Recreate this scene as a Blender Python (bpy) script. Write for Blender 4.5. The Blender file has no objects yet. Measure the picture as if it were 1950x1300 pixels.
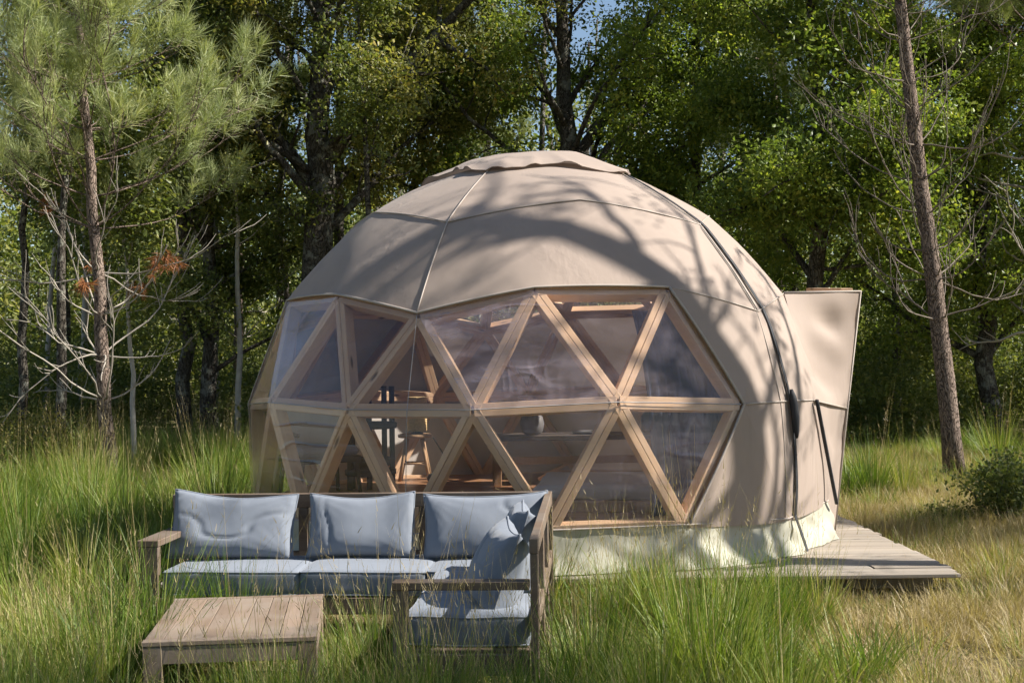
import bpy, math, random
import numpy as np
from mathutils import Vector, Matrix, Quaternion

scene = bpy.context.scene
C = scene.collection
R3 = math.radians

# ------------------------------------------------------------------ camera
cam_d = bpy.data.cameras.new('camera'); cam = bpy.data.objects.new('camera', cam_d); C.objects.link(cam)
cam_d.sensor_width = 36.0; cam_d.lens = 48.5; cam_d.clip_end = 2000; cam_d.clip_start = 0.05
_p, _r = 0.0149, -0.013
_fw = Vector((0, math.cos(_p), math.sin(_p))); _rt = Vector((1, 0, 0)); _up = _rt.cross(_fw)
_r2 = _rt * math.cos(_r) + _up * math.sin(_r); _u2 = _up * math.cos(_r) - _rt * math.sin(_r)
_m = Matrix((_r2, _u2, -_fw)).transposed().to_4x4(); _m.translation = (0, 0, 1.68)
cam.matrix_world = _m
scene.camera = cam
# ------------------------------------------------------------------ world, sun, exposure
SUN_EL, SUN_TO_CAM = R3(42), R3(5)
S = Vector((math.cos(SUN_EL) * math.cos(SUN_TO_CAM), -math.cos(SUN_EL) * math.sin(SUN_TO_CAM), math.sin(SUN_EL)))
w = bpy.data.worlds.new('World'); scene.world = w; w.use_nodes = True
nt = w.node_tree; bg = nt.nodes['Background']
sky = nt.nodes.new('ShaderNodeTexSky'); sky.sky_type = 'NISHITA'; sky.sun_disc = False
sky.sun_elevation = SUN_EL; sky.sun_rotation = math.atan2(S.x, S.y); sky.air_density = 1.0; sky.dust_density = 0.6; sky.ozone_density = 1.2
nt.links.new(sky.outputs[0], bg.inputs[0]); bg.inputs[1].default_value = 0.06
sl = bpy.data.lights.new('sun', 'SUN'); sl.energy = 5.0; sl.angle = R3(0.53); sl.color = (1.0, 0.94, 0.85)
sun = bpy.data.objects.new('sun', sl); C.objects.link(sun); sun.rotation_euler = (-S).to_track_quat('-Z', 'Y').to_euler()
sun.location = (20, 0, 20)
vs = scene.view_settings; vs.view_transform = 'Standard'; vs.look = 'None'; vs.exposure = 1.2; vs.gamma = 1.0
vs.use_curve_mapping = False
scene.render.engine = 'CYCLES'
cy = scene.cycles
cy.max_bounces = 5; cy.diffuse_bounces = 3; cy.glossy_bounces = 2; cy.transmission_bounces = 4; cy.transparent_max_bounces = 8
cy.caustics_reflective = False; cy.caustics_refractive = False
cy.use_denoising = True; cy.use_adaptive_sampling = True; cy.adaptive_threshold = 0.03

# ------------------------------------------------------------------ helpers
def tag(o, label=None, cat=None, group=None, kind=None):
    if label: o['label'] = label
    if cat: o['category'] = cat
    if group: o['group'] = group
    if kind: o['kind'] = kind
    return o

def empty(name, loc=(0, 0, 0), rz=0.0, **kw):
    o = bpy.data.objects.new(name, None); C.objects.link(o)
    o.location = loc; o.rotation_euler = (0, 0, rz); o.empty_display_size = 0.2
    return tag(o, **kw)

def mesh_obj(name, v, f, mat, parent=None, smooth=False, mi=None):
    me = bpy.data.meshes.new(name); me.from_pydata([tuple(map(float, p)) for p in v], [], [tuple(map(int, q)) for q in f])
    for m in (mat if isinstance(mat, (list, tuple)) else [mat]): me.materials.append(m)
    if mi is not None: me.polygons.foreach_set('material_index', np.asarray(mi, dtype=np.int32))
    if smooth: me.polygons.foreach_set('use_smooth', np.ones(len(me.polygons), dtype=bool))
    me.update()
    o = bpy.data.objects.new(name, me); C.objects.link(o)
    if parent: o.parent = parent
    return o

def link_obj(name, me, parent=None):
    o = bpy.data.objects.new(name, me); C.objects.link(o)
    if parent: o.parent = parent
    return o

def merge(parts):
    V, F, n = [], [], 0
    for v, f in parts:
        V.extend(v); F.extend([tuple(i + n for i in q) for q in f]); n += len(v)
    return V, F

def box(x0, x1, y0, y1, z0, z1, b=0.0):
    """box with chamfered edges along every side"""
    if b <= 0:
        v = [(x, y, z) for z in (z0, z1) for y in (y0, y1) for x in (x0, x1)]
        return v, [(0, 2, 3, 1), (4, 5, 7, 6), (0, 1, 5, 4), (2, 6, 7, 3), (0, 4, 6, 2), (1, 3, 7, 5)]
    v = []; idx = {}
    xs, ys, zs = (x0, x1), (y0, y1), (z0, z1)
    for i in (0, 1):
        for j in (0, 1):
            for k in (0, 1):
                sx, sy, sz = (1, -1)[i], (1, -1)[j], (1, -1)[k]
                X, Y, Z = xs[i], ys[j], zs[k]
                for ax, p in enumerate(((X, Y + sy * b, Z + sz * b), (X + sx * b, Y, Z + sz * b), (X + sx * b, Y + sy * b, Z))):
                    idx[(i, j, k, ax)] = len(v); v.append(p)
    g = lambda i, j, k, a: idx[(i, j, k, a)]
    f = []
    for s in (0, 1):
        q = [g(s, 0, 0, 0), g(s, 1, 0, 0), g(s, 1, 1, 0), g(s, 0, 1, 0)]; f.append(q if s else q[::-1])
        q = [g(0, s, 0, 1), g(0, s, 1, 1), g(1, s, 1, 1), g(1, s, 0, 1)]; f.append(q if s else q[::-1])
        q = [g(0, 0, s, 2), g(1, 0, s, 2), g(1, 1, s, 2), g(0, 1, s, 2)]; f.append(q if s else q[::-1])
    def ori(q):
        c = Vector(((x0 + x1) / 2, (y0 + y1) / 2, (z0 + z1) / 2)); P = [Vector(v[i]) for i in q]
        n = (P[1] - P[0]).cross(P[2] - P[0]); m = sum(P, Vector()) / len(P) - c
        return q if n.dot(m) > 0 else q[::-1]
    for a in (0, 1):
        for c in (0, 1):
            f.append(ori([g(a, c, 0, 0), g(a, c, 1, 0), g(a, c, 1, 1), g(a, c, 0, 1)]))
            f.append(ori([g(a, 0, c, 0), g(a, 1, c, 0), g(a, 1, c, 2), g(a, 0, c, 2)]))
            f.append(ori([g(0, a, c, 1), g(1, a, c, 1), g(1, a, c, 2), g(0, a, c, 2)]))
    for i in (0, 1):
        for j in (0, 1):
            for k in (0, 1): f.append(ori([g(i, j, k, 0), g(i, j, k, 1), g(i, j, k, 2)]))
    return v, f

def frame_of(d):
    d = d / (np.linalg.norm(d) + 1e-9)
    a = np.array([0, 0, 1.0]) if abs(d[2]) < 0.9 else np.array([1.0, 0, 0])
    u = np.cross(a, d); u /= np.linalg.norm(u); return u, np.cross(d, u)

def tube(pts, rad, sides=6, cap=True, flat=None):
    pts = np.asarray(pts, float); n = len(pts); rad = np.broadcast_to(np.asarray(rad, float), (n,))
    T = np.gradient(pts, axis=0); V = []
    u, w_ = frame_of(T[0]); ang = np.arange(sides) * 2 * np.pi / sides
    for i in range(n):
        d = T[i] / (np.linalg.norm(T[i]) + 1e-9); u = u - d * (u @ d); u /= np.linalg.norm(u) + 1e-9; w_ = np.cross(d, u)
        V.append(pts[i] + rad[i] * (np.cos(ang)[:, None] * u + np.sin(ang)[:, None] * w_))
    V = np.concatenate(V); F = []
    for i in range(n - 1):
        for j in range(sides):
            k = (j + 1) % sides
            F.append((i * sides + j, i * sides + k, (i + 1) * sides + k, (i + 1) * sides + j))
    if cap:
        F.append(tuple(range(sides))[::-1]); F.append(tuple((n - 1) * sides + j for j in range(sides)))
    return list(map(tuple, V)), F

def lathe(prof, sides=16):
    V = []; F = []
    for r, z in prof:
        for j in range(sides):
            a = 2 * math.pi * j / sides; V.append((r * math.cos(a), r * math.sin(a), z))
    for i in range(len(prof) - 1):
        for j in range(sides):
            k = (j + 1) % sides; F.append((i * sides + j, i * sides + k, (i + 1) * sides + k, (i + 1) * sides + j))
    F.append(tuple(range(sides))[::-1]); F.append(tuple((len(prof) - 1) * sides + j for j in range(sides)))
    return V, F

# value noise for shapes
def vnoise(p, seed=0):
    p = np.asarray(p, float); i = np.floor(p).astype(np.int64); f = p - i; f = f * f * (3 - 2 * f); out = 0
    for dx in (0, 1):
        for dy in (0, 1):
            for dz in (0, 1):
                h = ((i[:, 0] + dx) * 374761393 + (i[:, 1] + dy) * 668265263 + (i[:, 2] + dz) * 2147483647 + seed * 974711) & 0xffffffff
                h = ((h ^ (h >> 13)) * 1274126177) & 0xffffffff; h = (h ^ (h >> 16)) & 0xffff
                wgt = (f[:, 0] if dx else 1 - f[:, 0]) * (f[:, 1] if dy else 1 - f[:, 1]) * (f[:, 2] if dz else 1 - f[:, 2])
                out = out + wgt * h / 65535.0
    return out * 2 - 1

# ------------------------------------------------------------------ materials
class NB:
    def __init__(s, name):
        s.m = bpy.data.materials.new(name); s.m.use_nodes = True; s.t = s.m.node_tree; s.t.nodes.clear()
        s.out = s.n('ShaderNodeOutputMaterial')
    def n(s, typ, ins=None, **kw):
        nd = s.t.nodes.new(typ)
        for k, v in kw.items(): setattr(nd, k, v)
        for k, v in (ins or {}).items(): s.set(nd.inputs[k], v)
        return nd
    def set(s, sock, v):
        if isinstance(v, bpy.types.NodeSocket): s.t.links.new(v, sock)
        elif isinstance(v, bpy.types.Node): s.t.links.new(v.outputs[0], sock)
        else:
            if isinstance(v, tuple) and len(v) == 3 and sock.type == 'RGBA': v = v + (1,)
            sock.default_value = v
    def mix(s, a, b, f, mode='MIX'):
        nd = s.n('ShaderNodeMix', data_type='RGBA', blend_type=mode); s.set(nd.inputs[0], f); s.set(nd.inputs[6], a); s.set(nd.inputs[7], b); return nd.outputs[2]
    def ramp(s, fac, stops):
        nd = s.n('ShaderNodeValToRGB'); e = nd.color_ramp.elements
        while len(e) < len(stops): e.new(0.5)
        for el, (p, c) in zip(e, stops): el.position = p; el.color = c + (1,) if len(c) == 3 else c
        s.set(nd.inputs[0], fac); return nd.outputs[0]
    def fr(s, fac, a, b, lo=0.0, hi=1.0):
        nd = s.n('ShaderNodeMapRange', {0: fac, 1: a, 2: b, 3: lo, 4: hi}); return nd.outputs[0]
    def noise(s, vec, scale, detail=3, rough=0.5, dist=0.0):
        nd = s.n('ShaderNodeTexNoise', {'Scale': scale, 'Detail': detail, 'Roughness': rough, 'Distortion': dist}); s.set(nd.inputs['Vector'], vec); return nd.outputs['Fac']
    def mapv(s, vec, scale=(1, 1, 1), loc=(0, 0, 0), rot=(0, 0, 0)):
        nd = s.n('ShaderNodeMapping'); s.set(nd.inputs[0], vec); s.set(nd.inputs[1], loc); s.set(nd.inputs[2], rot); s.set(nd.inputs[3], scale); return nd.outputs[0]
    def math(s, op, a, b=0.0):
        nd = s.n('ShaderNodeMath', operation=op); s.set(nd.inputs[0], a); s.set(nd.inputs[1], b); return nd.outputs[0]
    def bump(s, h, strength=0.3, dist=0.01):
        return s.n('ShaderNodeBump', {'Height': h, 'Strength': strength, 'Distance': dist}).outputs[0]
    def done(s, sh): s.t.links.new(sh if isinstance(sh, bpy.types.NodeSocket) else sh.outputs[0], s.out.inputs[0]); return s.m

def wood_mat(name, c1, c2, knots=True, rough=0.7, axis=0, weather=None, gscale=1.0):
    b = NB(name); tc = b.n('ShaderNodeTexCoord'); oi = b.n('ShaderNodeObjectInfo')
    off = b.n('ShaderNodeVectorMath', {1: (37.0, 11.0, 5.0)}, operation='SCALE'); b.set(off.inputs[0], (37.0, 11.0, 5.0)); b.set(off.inputs['Scale'], oi.outputs['Random'])
    add = b.n('ShaderNodeVectorMath', operation='ADD'); b.set(add.inputs[0], tc.outputs['Object']); b.set(add.inputs[1], off.outputs[0])
    sc = [26 * gscale] * 3; sc[axis] = 1.2
    v = b.mapv(add.outputs[0], tuple(sc))
    g = b.noise(v, 1.6, 4, 0.6, 0.6)
    sc2 = [5 * gscale] * 3; sc2[axis] = 0.6
    g2 = b.noise(b.mapv(add.outputs[0], tuple(sc2)), 1.5, 2)
    fac = b.math('ADD', b.math('MULTIPLY', g, 0.65), b.math('MULTIPLY', g2, 0.45))
    col = b.mix(c1, c2, b.fr(fac, 0.35, 0.75))
    col = b.mix(col, tuple(x * 0.55 for x in c1), b.fr(oi.outputs['Random'], 0.0, 1.0, 0.0, 0.5))
    if weather: col = b.mix(col, weather, b.fr(b.noise(add.outputs[0], 3.0, 4, 0.6), 0.4, 0.7, 0, 0.75))
    if knots:
        vo = b.n('ShaderNodeTexVoronoi', {'Scale': 1.0}); sk = [9.0] * 3; sk[axis] = 2.2
        b.set(vo.inputs['Vector'], b.mapv(add.outputs[0], tuple(sk)))
        col = b.mix(tuple(x * 0.25 for x in c1), col, b.fr(vo.outputs['Distance'], 0.07, 0.16))
    p = b.n('ShaderNodeBsdfPrincipled', {'Base Color': col, 'Roughness': rough, 'Specular IOR Level': 0.3, 'Normal': b.bump(g, 0.35, 0.004)})
    return b.done(p)

M = {}
M['strut'] = wood_mat('strut_timber', (0.58, 0.365, 0.215), (0.72, 0.51, 0.335), gscale=0.6)
M['deck'] = wood_mat('deck_timber', (0.25, 0.205, 0.16), (0.37, 0.32, 0.265), knots=False, rough=0.85, weather=(0.24, 0.22, 0.19))
M['sofa_wood'] = wood_mat('sofa_timber', (0.12, 0.082, 0.056), (0.20, 0.142, 0.10), knots=False, weather=(0.17, 0.145, 0.12))
M['table_wood'] = wood_mat('table_timber', (0.19, 0.135, 0.095), (0.29, 0.215, 0.16), knots=False, weather=(0.25, 0.21, 0.17), axis=1)
M['floor_wood'] = wood_mat('floor_timber', (0.30, 0.15, 0.08), (0.42, 0.24, 0.13), rough=0.35)
M['stool_wood'] = wood_mat('stool_timber', (0.35, 0.21, 0.11), (0.45, 0.29, 0.16), knots=False, axis=2)
M['dark_wood'] = wood_mat('dark_furniture_wood', (0.05, 0.04, 0.033), (0.09, 0.07, 0.055), knots=False, axis=2)

def canvas_mat(name, col, trans=0.16, streak=0.5):
    b = NB(name); tc = b.n('ShaderNodeTexCoord'); P = tc.outputs['Object']
    n1 = b.noise(P, 0.9, 4, 0.55); n2 = b.noise(b.mapv(P, (5, 5, 0.8)), 1.2, 4, 0.6)
    c = b.mix(tuple(x * 0.88 for x in col), col, b.fr(n1, 0.35, 0.65))
    c = b.mix(c, tuple(x * 0.72 for x in col), b.fr(n2, 0.55, 0.8, 0, streak))
    wv = b.noise(b.mapv(P, (1, 1, 1)), 420, 1)
    wr = b.noise(b.mapv(P, (2.6, 2.6, 1.0)), 1.1, 2, 0.5, 0.2)
    nrm = b.bump(wr, 0.25, 0.03)
    pl = b.math('MULTIPLY', b.noise(b.mapv(P, (11, 11, 1.3)), 1.3, 2, 0.5, 0.3), b.fr(b.noise(P, 1.3, 2), 0.48, 0.66))
    nrm = b.n('ShaderNodeBump', {'Height': pl, 'Strength': 0.35, 'Distance': 0.02, 'Normal': nrm}).outputs[0]
    nrm = b.n('ShaderNodeBump', {'Height': wv, 'Strength': 0.15, 'Distance': 0.002, 'Normal': nrm}).outputs[0]
    d = b.n('ShaderNodeBsdfPrincipled', {'Base Color': c, 'Roughness': 0.75, 'Specular IOR Level': 0.25, 'Sheen Weight': 0.1, 'Normal': nrm})
    t = b.n('ShaderNodeBsdfTranslucent', {'Color': c})
    mx = b.n('ShaderNodeMixShader', {0: trans, 1: d.outputs[0], 2: t.outputs[0]})
    return b.done(mx)
M['canvas'] = canvas_mat('tan_canvas', (0.375, 0.30, 0.252), trans=0.17)
M['skirt'] = canvas_mat('cream_skirt', (0.43, 0.415, 0.33), trans=0.1, streak=0.8)
def plain(name, col, rough=0.6, spec=0.4, var=0.15, scale=8, bump=0.0):
    b = NB(name); tc = b.n('ShaderNodeTexCoord'); n1 = b.noise(tc.outputs['Object'], scale, 3)
    c = b.mix(tuple(x * (1 - var) for x in col), tuple(min(1, x * (1 + var)) for x in col), n1)
    ins = {'Base Color': c, 'Roughness': rough, 'Specular IOR Level': spec}
    if bump: ins['Normal'] = b.bump(b.noise(tc.outputs['Object'], scale * 4, 3), bump, 0.01)
    return b.done(b.n('ShaderNodeBsdfPrincipled', ins))
M['piping'] = plain('seam_piping', (0.36, 0.31, 0.27))
M['piping_clear'] = plain('clear_welt', (0.36, 0.34, 0.33), 0.25, 0.5)
M['strap'] = plain('black_webbing', (0.02, 0.021, 0.025), 0.7)
M['dark'] = plain('dark_plastic', (0.02, 0.02, 0.022), 0.4)
M['white_linen'] = plain('white_linen', (0.50, 0.48, 0.47), 0.9, 0.2, 0.06, 3, 0.3)
M['grey_cloth'] = plain('grey_cloth', (0.26, 0.26, 0.30), 0.9, 0.2)
M['curtain'] = plain('slate_curtain', (0.045, 0.055, 0.085), 0.9, 0.1)
M['rattan'] = plain('rattan_shade', (0.62, 0.45, 0.22), 0.8, 0.2, 0.4, 60)
M['ceramic'] = plain('glazed_pot', (0.13, 0.125, 0.125), 0.5)
M['brown_leather'] = plain('brown_felt', (0.12, 0.06, 0.035), 0.8)

def pvc_mat(name='clear_pvc', hz=1.0, cr=0.10):
    b = NB(name); tc = b.n('ShaderNodeTexCoord'); P = tc.outputs['Object']; oi = b.n('ShaderNodeObjectInfo'); rnd = oi.outputs['Random']
    soft = b.noise(P, 1.1, 1, 0.4, 0.3)
    r1 = b.noise(b.mapv(P, (0.7, 0.7, 2.8), rot=(0.2, 0.5, 0.3)), 1.5, 1, 0.5, 0.25)
    ridge = b.fr(b.math('ABSOLUTE', b.math('SUBTRACT', r1, 0.5)), 0.0, 0.035, 1.0, 0.0)
    r2 = b.noise(b.mapv(P, (2.8, 2.8, 0.8), rot=(0.5, 0.2, 0.9)), 1.6, 1, 0.5, 0.25)
    ridge2 = b.fr(b.math('ABSOLUTE', b.math('SUBTRACT', r2, 0.48)), 0.0, 0.05, 1.0, 0.0)
    where = b.fr(b.noise(P, 0.9, 2), 0.42, 0.62)
    crease = b.math('MULTIPLY', b.math('ADD', ridge, b.math('MULTIPLY', ridge2, 0.6)), where)
    h = b.math('ADD', b.math('MULTIPLY', soft, 0.8), b.math('MULTIPLY', crease, cr))
    nrm = b.bump(h, 0.30, 0.06)
    geo = b.n('ShaderNodeNewGeometry'); fres = b.n('ShaderNodeFresnel', {'IOR': b.fr(geo.outputs['Backfacing'], 0.0, 1.0, 1.38, 1 / 1.38), 'Normal': nrm})
    gl = b.n('ShaderNodeBsdfGlossy', {'Color': (0.97, 0.94, 1.0), 'Roughness': 0.11, 'Normal': nrm})
    tr = b.n('ShaderNodeBsdfTransparent', {'Color': (0.955, 0.94, 0.93)})
    lilac_haze = b.n('ShaderNodeBsdfDiffuse', {'Color': (0.62, 0.54, 0.63), 'Normal': nrm})  # lavender reflection put into the colour of the sheet's haze
    film = b.n('ShaderNodeBsdfTranslucent', {'Color': (0.66, 0.62, 0.62)})
    haze_ = b.n('ShaderNodeMixShader', {0: 0.35, 1: lilac_haze.outputs[0], 2: film.outputs[0]})
    n3 = b.noise(b.mapv(P, (1.5, 1.5, 5)), 2.0, 5, 0.65)
    amt = b.math('ADD', b.fr(n3, 0.35, 0.75, 0.03, 0.13), b.math('MULTIPLY', crease, 0.022))  # haze raised along the creases to paint in their bright glints
    amt = b.math('MULTIPLY', amt, b.fr(rnd, 0.0, 1.0, 0.6 * hz, 1.5 * hz))
    base = b.n('ShaderNodeMixShader', {0: amt, 1: tr.outputs[0], 2: haze_.outputs[0]})
    mx = b.n('ShaderNodeMixShader', {0: b.math('MINIMUM', b.math('MULTIPLY', fres.outputs[0], 1.3), 0.42), 1: base.outputs[0], 2: gl.outputs[0]})
    return b.done(mx)
M['pvc'] = pvc_mat(); M['pvc_hazy'] = pvc_mat('hazy_wrinkled_pvc', 4.2, 0.34)

def cushion_mat():
    b = NB('cushion_fabric'); tc = b.n('ShaderNodeTexCoord'); P = tc.outputs['Object']
    n1 = b.noise(P, 2.5, 4, 0.6); n2 = b.noise(P, 900, 1); n3 = b.noise(b.mapv(P, (1, 1, 1)), 5, 5, 0.7, 0.8)
    c = b.mix((0.148, 0.168, 0.203), (0.195, 0.217, 0.255), n1)
    c = b.mix(c, (0.245, 0.25, 0.255), b.fr(n3, 0.6, 0.8, 0, 0.4))
    nrm = b.bump(b.noise(P, 6, 2, 0.5, 0.25), 0.22, 0.02)
    nrm = b.n('ShaderNodeBump', {'Height': n2, 'Strength': 0.12, 'Distance': 0.001, 'Normal': nrm}).outputs[0]
    return b.done(b.n('ShaderNodeBsdfPrincipled', {'Base Color': c, 'Roughness': 0.8, 'Specular IOR Level': 0.25, 'Sheen Weight': 0.15, 'Normal': nrm}))
M['cushion'] = cushion_mat()

def bark_mat(name, c1, c2, sc=6.0, lichen=None):
    b = NB(name); tc = b.n('ShaderNodeTexCoord'); P = tc.outputs['Object']
    v = b.mapv(P, (1, 1, 0.35)); vo = b.n('ShaderNodeTexVoronoi', {'Scale': sc * 2.4}, feature='DISTANCE_TO_EDGE'); b.set(vo.inputs['Vector'], b.mapv(b.n('ShaderNodeVectorMath', {0: v, 1: b.n('ShaderNodeTexNoise', {'Scale': sc, 'Vector': v}).outputs['Color']}, operation='ADD').outputs[0], (1, 1, 1)))
    n1 = b.noise(v, sc * 2, 5, 0.65)
    crack = b.fr(vo.outputs['Distance'], 0.0, 0.12)
    c = b.mix(c1, c2, n1); c = b.mix(tuple(x * 0.4 for x in c1), c, crack)
    if lichen: c = b.mix(c, lichen, b.fr(b.noise(P, 4.5, 4, 0.65), 0.52, 0.6, 0, 0.75))
    h = b.math('ADD', crack, b.math('MULTIPLY', n1, 0.6))
    return b.done(b.n('ShaderNodeBsdfPrincipled', {'Base Color': c, 'Roughness': 0.9, 'Specular IOR Level': 0.15, 'Normal': b.bump(h, 0.9, 0.03)}))
M['oak_bark'] = bark_mat('oak_bark', (0.07, 0.06, 0.05), (0.13, 0.115, 0.095), 5, lichen=(0.26, 0.26, 0.22))
M['pine_bark'] = bark_mat('pine_bark', (0.15, 0.11, 0.088), (0.32, 0.25, 0.205), 6)
M['dead_wood'] = plain('dead_branch', (0.30, 0.27, 0.23), 0.9, 0.1, 0.3, 6)
M['dead_wood2'] = plain('dark_dead_branch', (0.17, 0.145, 0.12), 0.9, 0.1, 0.4, 6)
M['pale_bark'] = plain('pale_bark', (0.36, 0.33, 0.29), 0.9, 0.1, 0.4, 9)

def leaf_mat(name, stops, trans=0.44, gloss=0.35, rough=0.45):
    b = NB(name); oi = b.n('ShaderNodeObjectInfo'); at = b.n('ShaderNodeAttribute', attribute_name='tint')
    f = b.math('ADD', b.math('MULTIPLY', oi.outputs['Random'], 0.5), b.math('MULTIPLY', at.outputs['Fac'], 0.5))
    c = b.ramp(f, stops)
    d = b.n('ShaderNodeBsdfPrincipled', {'Base Color': c, 'Roughness': rough, 'Specular IOR Level': gloss})
    ct = b.mix(c, (1.0, 1.0, 0.35), 0.25, 'MIX') if False else b.mix(c, (1.25, 1.3, 0.6, 1), 1.0, 'MULTIPLY')
    t = b.n('ShaderNodeBsdfTranslucent', {'Color': ct})
    return b.done(b.n('ShaderNodeMixShader', {0: trans, 1: d.outputs[0], 2: t.outputs[0]}))
M['oak_leaf'] = leaf_mat('oak_leaves', [(0.0, (0.075, 0.115, 0.028)), (0.4, (0.145, 0.205, 0.042)), (0.75, (0.26, 0.31, 0.06)), (1.0, (0.46, 0.42, 0.09))])
M['oak_leaf2'] = leaf_mat('autumn_oak_leaves', [(0.0, (0.11, 0.12, 0.04)), (0.5, (0.22, 0.225, 0.065)), (0.85, (0.36, 0.31, 0.09)), (1.0, (0.44, 0.29, 0.09))])
M['needle'] = leaf_mat('pine_needles', [(0.0, (0.19, 0.235, 0.10)), (0.5, (0.30, 0.345, 0.155)), (1.0, (0.47, 0.47, 0.23))], trans=0.3, gloss=0.4)
M['dead_needle'] = leaf_mat('dead_needles', [(0.0, (0.20, 0.075, 0.03)), (1.0, (0.33, 0.15, 0.07))], trans=0.3, gloss=0.2)
M['far_leaf'] = leaf_mat('far_leaves', [(0.0, (0.065, 0.09, 0.03)), (0.5, (0.14, 0.175, 0.05)), (1.0, (0.34, 0.32, 0.10))])
M['grass'] = leaf_mat('grass_blades', [(0.0, (0.055, 0.10, 0.016)), (0.35, (0.105, 0.17, 0.026)), (0.6, (0.20, 0.25, 0.045)), (0.8, (0.32, 0.30, 0.10)), (1.0, (0.44, 0.37, 0.19))], trans=0.4, gloss=0.3)
M['straw'] = leaf_mat('dry_grass', [(0.0, (0.19, 0.145, 0.06)), (0.5, (0.33, 0.26, 0.13)), (1.0, (0.46, 0.37, 0.20))], trans=0.3, gloss=0.25)

def ground_mat():
    b = NB('meadow_ground'); tc = b.n('ShaderNodeTexCoord'); P = tc.outputs['Object']
    n1 = b.noise(P, 0.35, 4, 0.6); n2 = b.noise(P, 3.0, 5, 0.65); n3 = b.noise(b.mapv(P, (1, 1.6, 1)), 45, 4, 0.7, 1.0)
    straw = b.mix((0.20, 0.155, 0.085), (0.40, 0.32, 0.18), n3)
    soil = b.mix((0.045, 0.034, 0.022), (0.12, 0.09, 0.055), n3)
    c = b.mix(soil, straw, b.fr(n2, 0.38, 0.6))
    c = b.mix(c, (0.10, 0.13, 0.04), b.fr(n1, 0.45, 0.65, 0, 0.55))
    h = b.math('ADD', b.math('MULTIPLY', n3, 0.4), n2)
    return b.done(b.n('ShaderNodeBsdfPrincipled', {'Base Color': c, 'Roughness': 0.95, 'Specular IOR Level': 0.1, 'Normal': b.bump(h, 0.9, 0.05)}))
M['ground'] = ground_mat()

# ------------------------------------------------------------------ instanced foliage (one object, geometry nodes)
_groups = {}
def scatter_group(K):
    if K in _groups: return _groups[K]
    g = bpy.data.node_groups.new('scatter_%d' % K, 'GeometryNodeTree')
    g.interface.new_socket('Geometry', in_out='INPUT', socket_type='NodeSocketGeometry'); g.interface.new_socket('Geometry', in_out='OUTPUT', socket_type='NodeSocketGeometry')
    gi = g.nodes.new('NodeGroupInput'); go = g.nodes.new('NodeGroupOutput'); jn = g.nodes.new('GeometryNodeJoinGeometry'); L = g.links.new
    def attr(nm, t):
        a = g.nodes.new('GeometryNodeInputNamedAttribute'); a.data_type = t; a.inputs[0].default_value = nm; return a.outputs[0]
    kd, rt, sc = attr('kindid', 'INT'), attr('rot', 'FLOAT_VECTOR'), attr('scl', 'FLOAT_VECTOR')
    def sep(val):
        c = g.nodes.new('FunctionNodeCompare'); c.data_type = 'INT'; c.operation = 'EQUAL'; L(kd, c.inputs[2]); c.inputs[3].default_value = val
        s = g.nodes.new('GeometryNodeSeparateGeometry'); s.domain = 'POINT'; L(gi.outputs[0], s.inputs[0]); L(c.outputs[0], s.inputs[1]); return s.outputs[0]
    for k in range(K):
        p = sep(k); q = sep(100 + k); io = g.nodes.new('GeometryNodeInstanceOnPoints')
        L(q, io.inputs['Points']); L(p, io.inputs['Instance']); L(rt, io.inputs['Rotation']); L(sc, io.inputs['Scale']); L(io.outputs[0], jn.inputs[0])
    L(jn.outputs[0], go.inputs[0]); _groups[K] = g; return g

def scatter_mesh(name, protos, pts, rot, scl, pick, mats):
    """protos: (verts Nx3, faces, tint N, face material idx)"""
    V, F, T, KI, MI, n = [], [], [], [], [], 0
    for k, (v, f, t, mi) in enumerate(protos):
        V.append(np.asarray(v, float)); F.extend([tuple(int(i) + n for i in q) for q in f]); T.append(np.asarray(t, float)); KI.append(np.full(len(v), k)); MI.append(np.asarray(mi)); n += len(v)
    pts = np.asarray(pts, float); N = len(pts)
    V.append(pts); T.append(np.zeros(N)); KI.append(100 + np.asarray(pick))
    V = np.concatenate(V); T = np.concatenate(T); KI = np.concatenate(KI).astype(np.int32); MI = np.concatenate(MI).astype(np.int32)
    me = bpy.data.meshes.new(name); me.from_pydata(V.tolist(), [], F)
    for m in mats: me.materials.append(m)
    me.polygons.foreach_set('material_index', MI)
    a = me.attributes.new('tint', 'FLOAT', 'POINT'); a.data.foreach_set('value', T.astype(np.float32))
    a = me.attributes.new('kindid', 'INT', 'POINT'); a.data.foreach_set('value', KI)
    rr = np.zeros((len(V), 3), np.float32); rr[n:] = rot; a = me.attributes.new('rot', 'FLOAT_VECTOR', 'POINT'); a.data.foreach_set('vector', rr.ravel())
    ss = np.ones((len(V), 3), np.float32); ss[n:] = np.asarray(scl).reshape(N, -1); a = me.attributes.new('scl', 'FLOAT_VECTOR', 'POINT'); a.data.foreach_set('vector', ss.ravel())
    me.update(); me['protos'] = len(protos)
    return me

def scatter_obj(name, me, parent=None):
    o = link_obj(name, me, parent); o['kind'] = 'stuff'; md = o.modifiers.new('scatter', 'NODES'); md.node_group = scatter_group(int(me['protos'])); return o

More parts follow.
